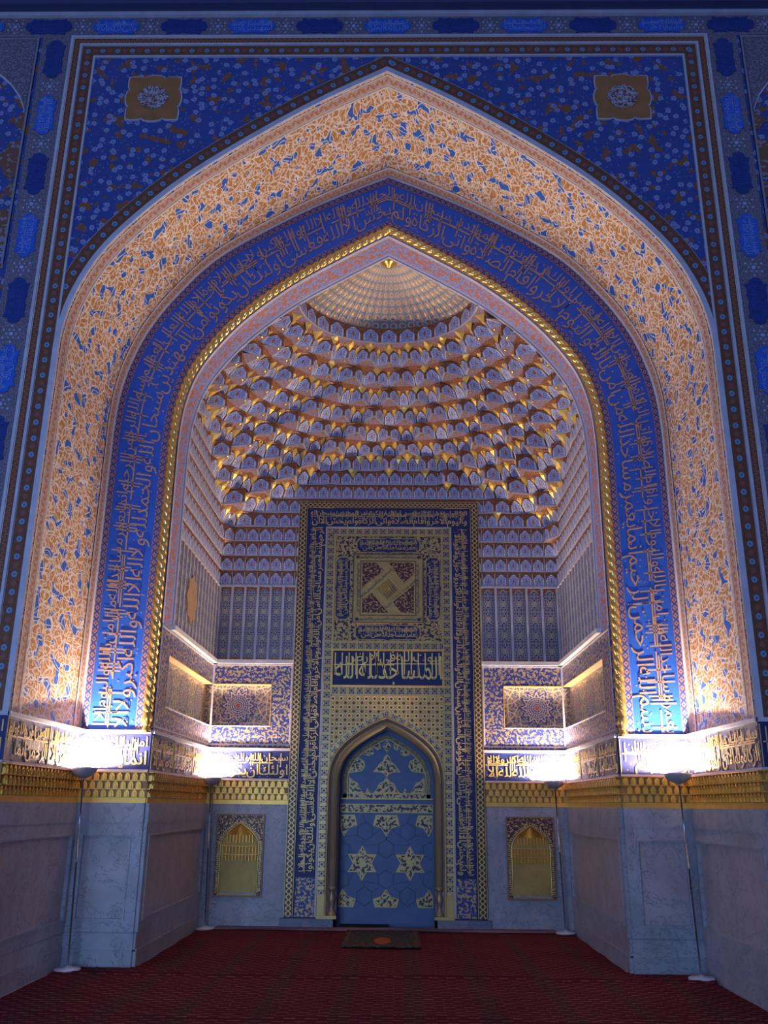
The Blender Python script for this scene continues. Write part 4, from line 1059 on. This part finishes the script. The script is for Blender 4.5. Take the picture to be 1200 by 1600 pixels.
for q in (-.20, .17): line_words(tm, Fd, -.42 if q > 0 else -.30, .34 if q > 0 else .42, q-.01, q+.05, .03, .003, VERSE, 1.0, 13)
for (u, v) in ((-.46,.475),(.46,.475),(-.46,-.475),(.46,-.475)): tm.prism(F2, [(u+.026*math.cos(a*PI/4), v+.026*math.sin(a*PI/4)) for a in range(8)], .03, .036)
part(tm, 'lettering', plain('dark_inlay', (.06,.04,.07), .5), sq)

# spandrel lattice above the mihrab arch
mh = half(.0, 1.93, [(.66,1.93),(.645,2.06),(.58,2.22),(.44,2.37),(.22,2.52),(0,2.63)])
colO = offs(mh, .13); fo = offs(mh, .155); go = offs(mh, .24)
goc = [(min(x, .815), z) for x, z in go]
mb = MB(); A2 = full(goc[NS:]); mb.face([FM(u, v, .012) for u, v in A2]+[FM(.815, z2b, .012), FM(-.815, z2b, .012)]); part(mb, 'star_lattice_spandrel', lattice)
mb = MB(); mb.ring(FM, -.815, .815, 1.9, z2b, .016, 0, .03) if 0 else mb.rect(FM, -.815, .815, z2b-.016, z2b, 0, .03)
for s in (-1, 1): mb.rect(FM, *sorted((s*.797, s*.815)), 2.05, z2b, 0, .03)
part(mb, 'spandrel_rim', goldp)
def stripd(mb, hA, hB, d0, d1):
    relief(mb, hA, hB, YW-.06-d0, YW-.06-d1)
mb = MB(); stripd(mb, fo[:], [(min(x, .815), z) for x, z in go], 0, .016); part(mb, 'arch_star_border', chain)
mb = MB(); tube_along(mb, [FM(u, v, .02) for u, v in full(setbase(fo, zb0))], .017, 8); part(mb, 'gold_bead', goldp, None, True)
# reveal, splayed colonnette arch
mb = MB(); c0 = setbase(mh, .55); cc = full(offs(c0, .068)); tube_along(mb, [(x, YW-.05, z) for x, z in cc], .054, 16, 0)
part(mb, 'roll_moulding', mat_gold('bronze_gold_roll', (.27,.22,.12), .65, .15), None, True)
mb = MB(); strip(mb, setbase(fo, zb0), YW-.06, setbase(mh, zb0), YW-.02, 0, .1); part(mb, 'arch_chamfer', plain('lilac_brown', (.24,.18,.22), .5, .2))
for s in (-1, 1):
    mb = MB(); mb.lathe([(.0,0),(.062,0),(.062,.05),(.04,.07),(.028,.12),(.045,.18),(.055,.24),(.03,.30),(.05,.34),(.066,.38),(0,.39)], (s*.728, YW-.05, zb0), 18)
    part(mb, 'column_base', mat_gold('base_gold_%s' % ('a' if s < 0 else 'b'), (.46,.33,.19), .42, .5), None, True)
    mb = MB(); x0, x1 = sorted((s*.80, s*.925)); mb.rect(FM, x0, x1, zb0, .45, .02, .028); mb.rect(FM, *sorted((s*.66, s*.93)), zb0-.02, zb0+.02, .0, .06); part(mb, 'gilded_foot', goldp)
YM = YW+.30
mb = MB(); strip(mb, setbase(mh, 0), YW-.06, setbase(offs(mh, .02), 0), YM, 0, .4); part(mb, 'recess_reveal', plain('dull_blue_reveal', (.10,.15,.28), .5))  # sides of the recess in one even dull blue
mb = MB(); mb.rect(FY(YM), -.9, .9, 0, 2.75, -.03, 0); back = part(mb, 'recess_back', hexm); back['label'] = 'blue marble slab'
# tympanum ornament
FT = lambda u, v, d: (u, YM-d, v)
tyg = setbase(offs(mh, -.035), 1.70)
mb = MB(); relief(mb, offs(tyg, -.055), tyg, YM, YM-.012); mb.rect(FT, -.625, .625, 1.70, 1.755, 0, .012); ty = part(mb, 'tympanum_border', scroll_navy)
mb = MB(); relief(mb, offs(tyg, -.066), offs(tyg, -.055), YM, YM-.02); mb.rect(FT, -.56, .56, 1.755, 1.77, 0, .02); mb.rect(FT, -.66, .66, 1.68, 1.70, 0, .02); mb.ring(FT, -.66, .66, 1.50, 1.62, .012, 0, .02)
mb.rect(FT, -.65, .65, 1.512, 1.608, 0, .012, 1); part(mb, 'gold_lines', [goldp, scroll_navy])
def orn(pts, nm='gilded_inlay', par=None, mat=None, k=.86):
    mb = MB(); mb.prism(FT, pts, 0, .012); o = part(mb, nm, mat or goldp, par)
    cx_ = sum(p[0] for p in pts)/len(pts); cz_ = sum(p[1] for p in pts)/len(pts)
    mb = MB(); mb.prism(FT, [(cx_+(p[0]-cx_)*k, cz_+(p[1]-cz_)*k) for p in pts], .012, .015); 
    if par is None: part(mb, 'scroll_face', scroll_navy, o)
def symm(P): return P+[(-x, z) for x, z in reversed(P) if abs(x) > 1e-6]
orn(symm([(0,1.96),(.03,2.03),(.09,2.055),(.20,2.06),(.15,2.12),(.11,2.17),(.06,2.21),(.04,2.27),(0,2.31)]))
orn(symm([(0,2.33),(.03,2.37),(.06,2.42),(.03,2.47),(0,2.52)]))
orn(symm([(0,1.99),(.05,1.93),(.11,1.90),(.14,1.83),(.19,1.772),(0,1.772)]))
for s in (-1, 1):
    orn([(s*x, z) for x, z in ((.545,1.772),(.545,1.99),(.47,1.93),(.42,1.91),(.38,1.83),(.34,1.772))])
    orn([(s*x, z) for x, z in ((.545,2.04),(.42,2.06),(.36,2.07),(.31,2.14),(.33,2.21),(.40,2.25),(.46,2.24),(.52,2.16))])
    orn([(s*x, z) for x, z in ((.34,2.30),(.25,2.28),(.19,2.31),(.20,2.37),(.25,2.41))])
    orn([(s*x, z) for x, z in ((.22,2.42),(.14,2.36),(.09,2.39),(.10,2.45),(.14,2.48))])
    orn([(s*x, z) for x, z in ((.30,1.772),(.24,1.772),(.25,1.81),(.27,1.84),(.29,1.81))])
# six-pointed stars and hexagon joints
def star6(cx_, cz_, r): return [(cx_+(r if i % 2 == 0 else r*.57)*math.cos(PI/2+i*PI/6), cz_+(r if i % 2 == 0 else r*.57)*math.sin(PI/2+i*PI/6)) for i in range(12)]
for s in (-1, 1):
    orn(star6(s*.335, .83, .235), 'gilded_star', None, goldp, .88)
    tz = MB(); tz.prism(FT, star6(s*.335, .83, .07), .015, .02); part(tz, 'star_centre', goldp)
for cx_, cl in ((0, 1), (-.60, 0), (.60, 0)):
    def cut(P): return [(max(-.655, min(.655, x)), z) for x, z in P]
    orn(cut([(cx_-.19,1.33),(cx_-.15,1.47),(cx_+.15,1.47),(cx_+.19,1.33),(cx_+.07,1.29),(cx_,1.18),(cx_-.07,1.29)]))
    orn(cut([(cx_-.17,.32),(cx_-.15,.26),(cx_+.15,.26),(cx_+.17,.32),(cx_+.18,.37),(cx_+.07,.40),(cx_,.50),(cx_-.07,.40),(cx_-.18,.37)]))
def hexa(cx_, cz_, r): return [(cx_+r*math.cos(PI/6+i*PI/3), cz_+r*math.sin(PI/6+i*PI/3)) for i in range(6)]
for cx_, cz_ in ((-.30,1.25),(.30,1.25),(0,1.02),(0,.62),(-.30,.40),(.30,.40),(-.63,1.0),(.63,1.0),(-.63,.62),(.63,.62)):
    r = .125; P = hexa(cx_, cz_, r); mb = MB()
    if abs(cx_) > .6: P = [(max(-.655, min(.655, x)), z) for x, z in P]
    Q = [(cx_+(x-cx_)*.93, cz_+(z-cz_)*.93) for x, z in P]
    for i in range(6):
        a, b, c, d = P[i], P[(i+1) % 6], Q[(i+1) % 6], Q[i]; mb.prism(FT, [a, b, c, d], 0, .008)
    part(mb, 'hexagon_joint', plain('joint_blue', (.04,.075,.15), .5, 0, .05))
mb = MB()
def jl(a, b, w=.006):
    L = math.dist(a, b); n_ = (-(b[1]-a[1])/L*w/2, (b[0]-a[0])/L*w/2); mb.prism(FT, [(a[0]-n_[0], a[1]-n_[1]), (b[0]-n_[0], b[1]-n_[1]), (b[0]+n_[0], b[1]+n_[1]), (a[0]+n_[0], a[1]+n_[1])], 0, .006)
for s in (-1, 1):
    for a, b in (((0,1.145),(0,1.18)),((.11,1.08),(.335,1.065)),((.11,.96),(.22,.9)),((.11,.68),(.22,.76)),((.11,.56),(.335,.60)),((.30,1.12),(.335,1.07)),((.30,.53),(.335,.6)),((.41,1.2),(.60,1.18)),((.52,1.08),(.45,.9)),((.52,.54),(.45,.76)),((.19,1.2),(.07,1.29)),((.19,.45),(.1,.52)),((.335,1.47),(.30,1.375))): jl((s*a[0], a[1]), (s*b[0], b[1]))
part(mb, 'tracery_joints', plain('joint_blue2', (.04,.075,.15), .5, 0, .05))
dpl = mat_marble('dark_plinth', (.16,.19,.28), (.08,.09,.14))
for s in (-1, 1): mb = MB(); mb.rect(FM, *sorted((s*.70, s*1.42)), 0, zb0-.02, -.2, .05); part(mb, 'plinth', dpl)

# ------------------------------------------------------------------ carpet, rug, threshold
mb = MB(); nx, ny = 40, 150; rows = []
for j in range(ny+1):
    y = -6.0+(YW+.02-.12+6.0)*j/ny; row = []
    for i in range(nx+1):
        x = -1+2*i/nx; hw = 3.22 if y < YB-.02 else 2.49; 
        if y < 0: hw = 5.0
        X = x*hw; z = .012
        yr = 1.62+.06*math.sin(X*1.9)-.0*X; z += .022*math.exp(-((y-yr)/.05)**2)
        z += .010*math.exp(-((y-(-.1+.08*math.sin(X*2.3+1)))/.06)**2)+.004*math.sin(y*7+X*3)*math.sin(X*2.1)
        row.append((X, y, z))
    rows.append(row)
mb.grid(rows); cp = mb.build('carpet', carpet_m, None, True); tag(cp, 'large dark red patterned carpet covering the niche floor', 'carpet')
t = empty('prayer_rug', (-.03, 4.3, .03), 'small dark prayer rug with orange spot lying before the mihrab', 'rug', rz=0)
F = lambda u, v, d: (-.03+u, 4.45+v, .028+d)
mb = MB(); mb.rect(F, -.47, .47, -1.0, .46, 0, .012); mb.build('rug_field', mat_blot('rug_dark', (.012,.016,.02), (.09,.07,.05), 22.0, .55, 0, .05, 0, .95), t)
mb = MB(); mb.ring(F, -.44, .44, -.97, .43, .03, .012, .014); mb.build('rug_border', plain('rug_border_orange', (.10,.04,.018), .95), t)
mb = MB(); mb.prism(F, [(.01+.10*math.cos(a*PI/10)*(1+.08*math.cos(3*a)), -.55+.28*math.sin(a*PI/10)) for a in range(20)], .012, .017); mb.build('orange_medallion', plain('rug_orange', (.34,.09,.02), .95, 0, .25, 30), t)
mb = MB(); rows = []
for i in range(41):
    u = -2.25+4.5*i/40; y = YW-.13-.03*math.exp(-(u/.35)**2)*0; rows.append([(u, y-.07+.02*math.sin(u*3), .02), (u, y-.06, .045+.02*math.exp(-((u+.02)/.25)**2)), (u, y+.05, .05), (u, y+.06, .0)])
mb.grid(rows); tag(mb.build('threshold_strip', plain('dusty_pink_cloth', (.20,.11,.13), .8)), 'rolled pinkish carpet edge along foot of back wall', 'carpet edge')
mb = MB(); mb.box((-.62, YW-.04, .0),(.04, YW+.28, .05)); tag(mb.build('folded_cloth', black), 'black folded cloth lying on the mihrab recess floor', 'cloth')

# ------------------------------------------------------------------ floor lamps
def lamp():
    t = empty('floor_lamp', (0,0,0))
    mb = MB(); mb.lathe([(0,.0),(.125,.0),(.128,.012),(.12,.024),(.04,.032),(.018,.045),(0,.046)], (0,0,0), 32); mb.build('base', basem, t, True)
    mb = MB(); mb.lathe([(.010,.04),(.010,1.0),(.0125,1.0),(.0125,1.015),(.0095,1.015),(.0095,1.80),(.016,1.80),(.016,1.83),(0,1.83)], (0,0,0), 14); mb.build('pole', steel, t, True)
    mb = MB(); mb.lathe([(0,1.82),(.03,1.825),(.075,1.845),(.115,1.875),(.14,1.915),(.145,1.93),(.139,1.93)], (0,0,0), 32); mb.lathe([(.139,1.93),(.134,1.912),(.108,1.878),(.07,1.854),(0,1.838)], (0,0,0), 32, 1); mb.build('bowl', [bowl_m, plain('white_enamel', (.9,.88,.84), .35)], t, True)
    mb = MB(); mb.lathe([(0,1.845),(.012,1.848),(.016,1.855),(.012,1.863),(0,1.866)], (0,0,0), 16); mb.build('bulb', glow, t, True)
    return t
POS = [(-3.10, 1.75, 'halogen floor lamp at the left pier, nearest on left'), (-2.39, 4.96, 'halogen floor lamp in the back left corner of the niche'), (2.38, 4.94, 'halogen floor lamp in the back right corner of the niche'), (3.12, 1.70, 'halogen floor lamp at the right pier, nearest on right')]
base = lamp()
for i, (x, y, lab) in enumerate(POS):
    o = base if i == 0 else copy_tree(base)
    o.location = (x, y, .018); tag(o, lab, 'floor lamp', 'halogen uplighters along the walls')
    l = bpy.data.lights.new('halogen', 'POINT'); l.energy = 380; l.color = (1.0, .76, .54); l.shadow_soft_size = .03
    lo = bpy.data.objects.new('halogen_light', l); COL.objects.link(lo); lo.location = (x-(.055 if i == 0 else 0), y, 1.915)
    if i == 0: o.rotation_euler.y = -R(1.6)

# ------------------------------------------------------------------ light, world, camera
w = bpy.data.worlds.new('World'); sc.world = w; w.use_nodes = True; bgn = w.node_tree.nodes['Background']
bgn.inputs[0].default_value = (.33, .46, 1.0, 1); bgn.inputs[1].default_value = .24
# unseen daylight area light added behind the viewer to brighten the lower walls
l = bpy.data.lights.new('added_daylight', 'AREA'); l.shape = 'RECTANGLE'; l.size = 4; l.size_y = 3; l.energy = 430; l.color = (.34, .55, 1.0)
lo = bpy.data.objects.new('added_daylight', l); COL.objects.link(lo); lo.location = (-3.0, -10.5, 1.5); lo.rotation_euler = (R(90), 0, 0)

cam = bpy.data.cameras.new('Camera'); co = bpy.data.objects.new('Camera', cam); COL.objects.link(co)
cam.sensor_fit = 'VERTICAL'; cam.sensor_height = 36; cam.sensor_width = 27; cam.lens = 1403*36/1600
M = Matrix.Rotation(R(.97), 4, 'Z') @ Matrix.Rotation(R(90+18.1), 4, 'X') @ Matrix.Rotation(R(.58), 4, 'Z')
co.matrix_world = Matrix.Translation((.15, -8.05, 1.6)) @ M
sc.camera = co
sc.view_settings.view_transform = 'Standard'; sc.view_settings.look = 'None'; sc.view_settings.exposure = .15; sc.view_settings.gamma = 1; sc.view_settings.use_curve_mapping = False
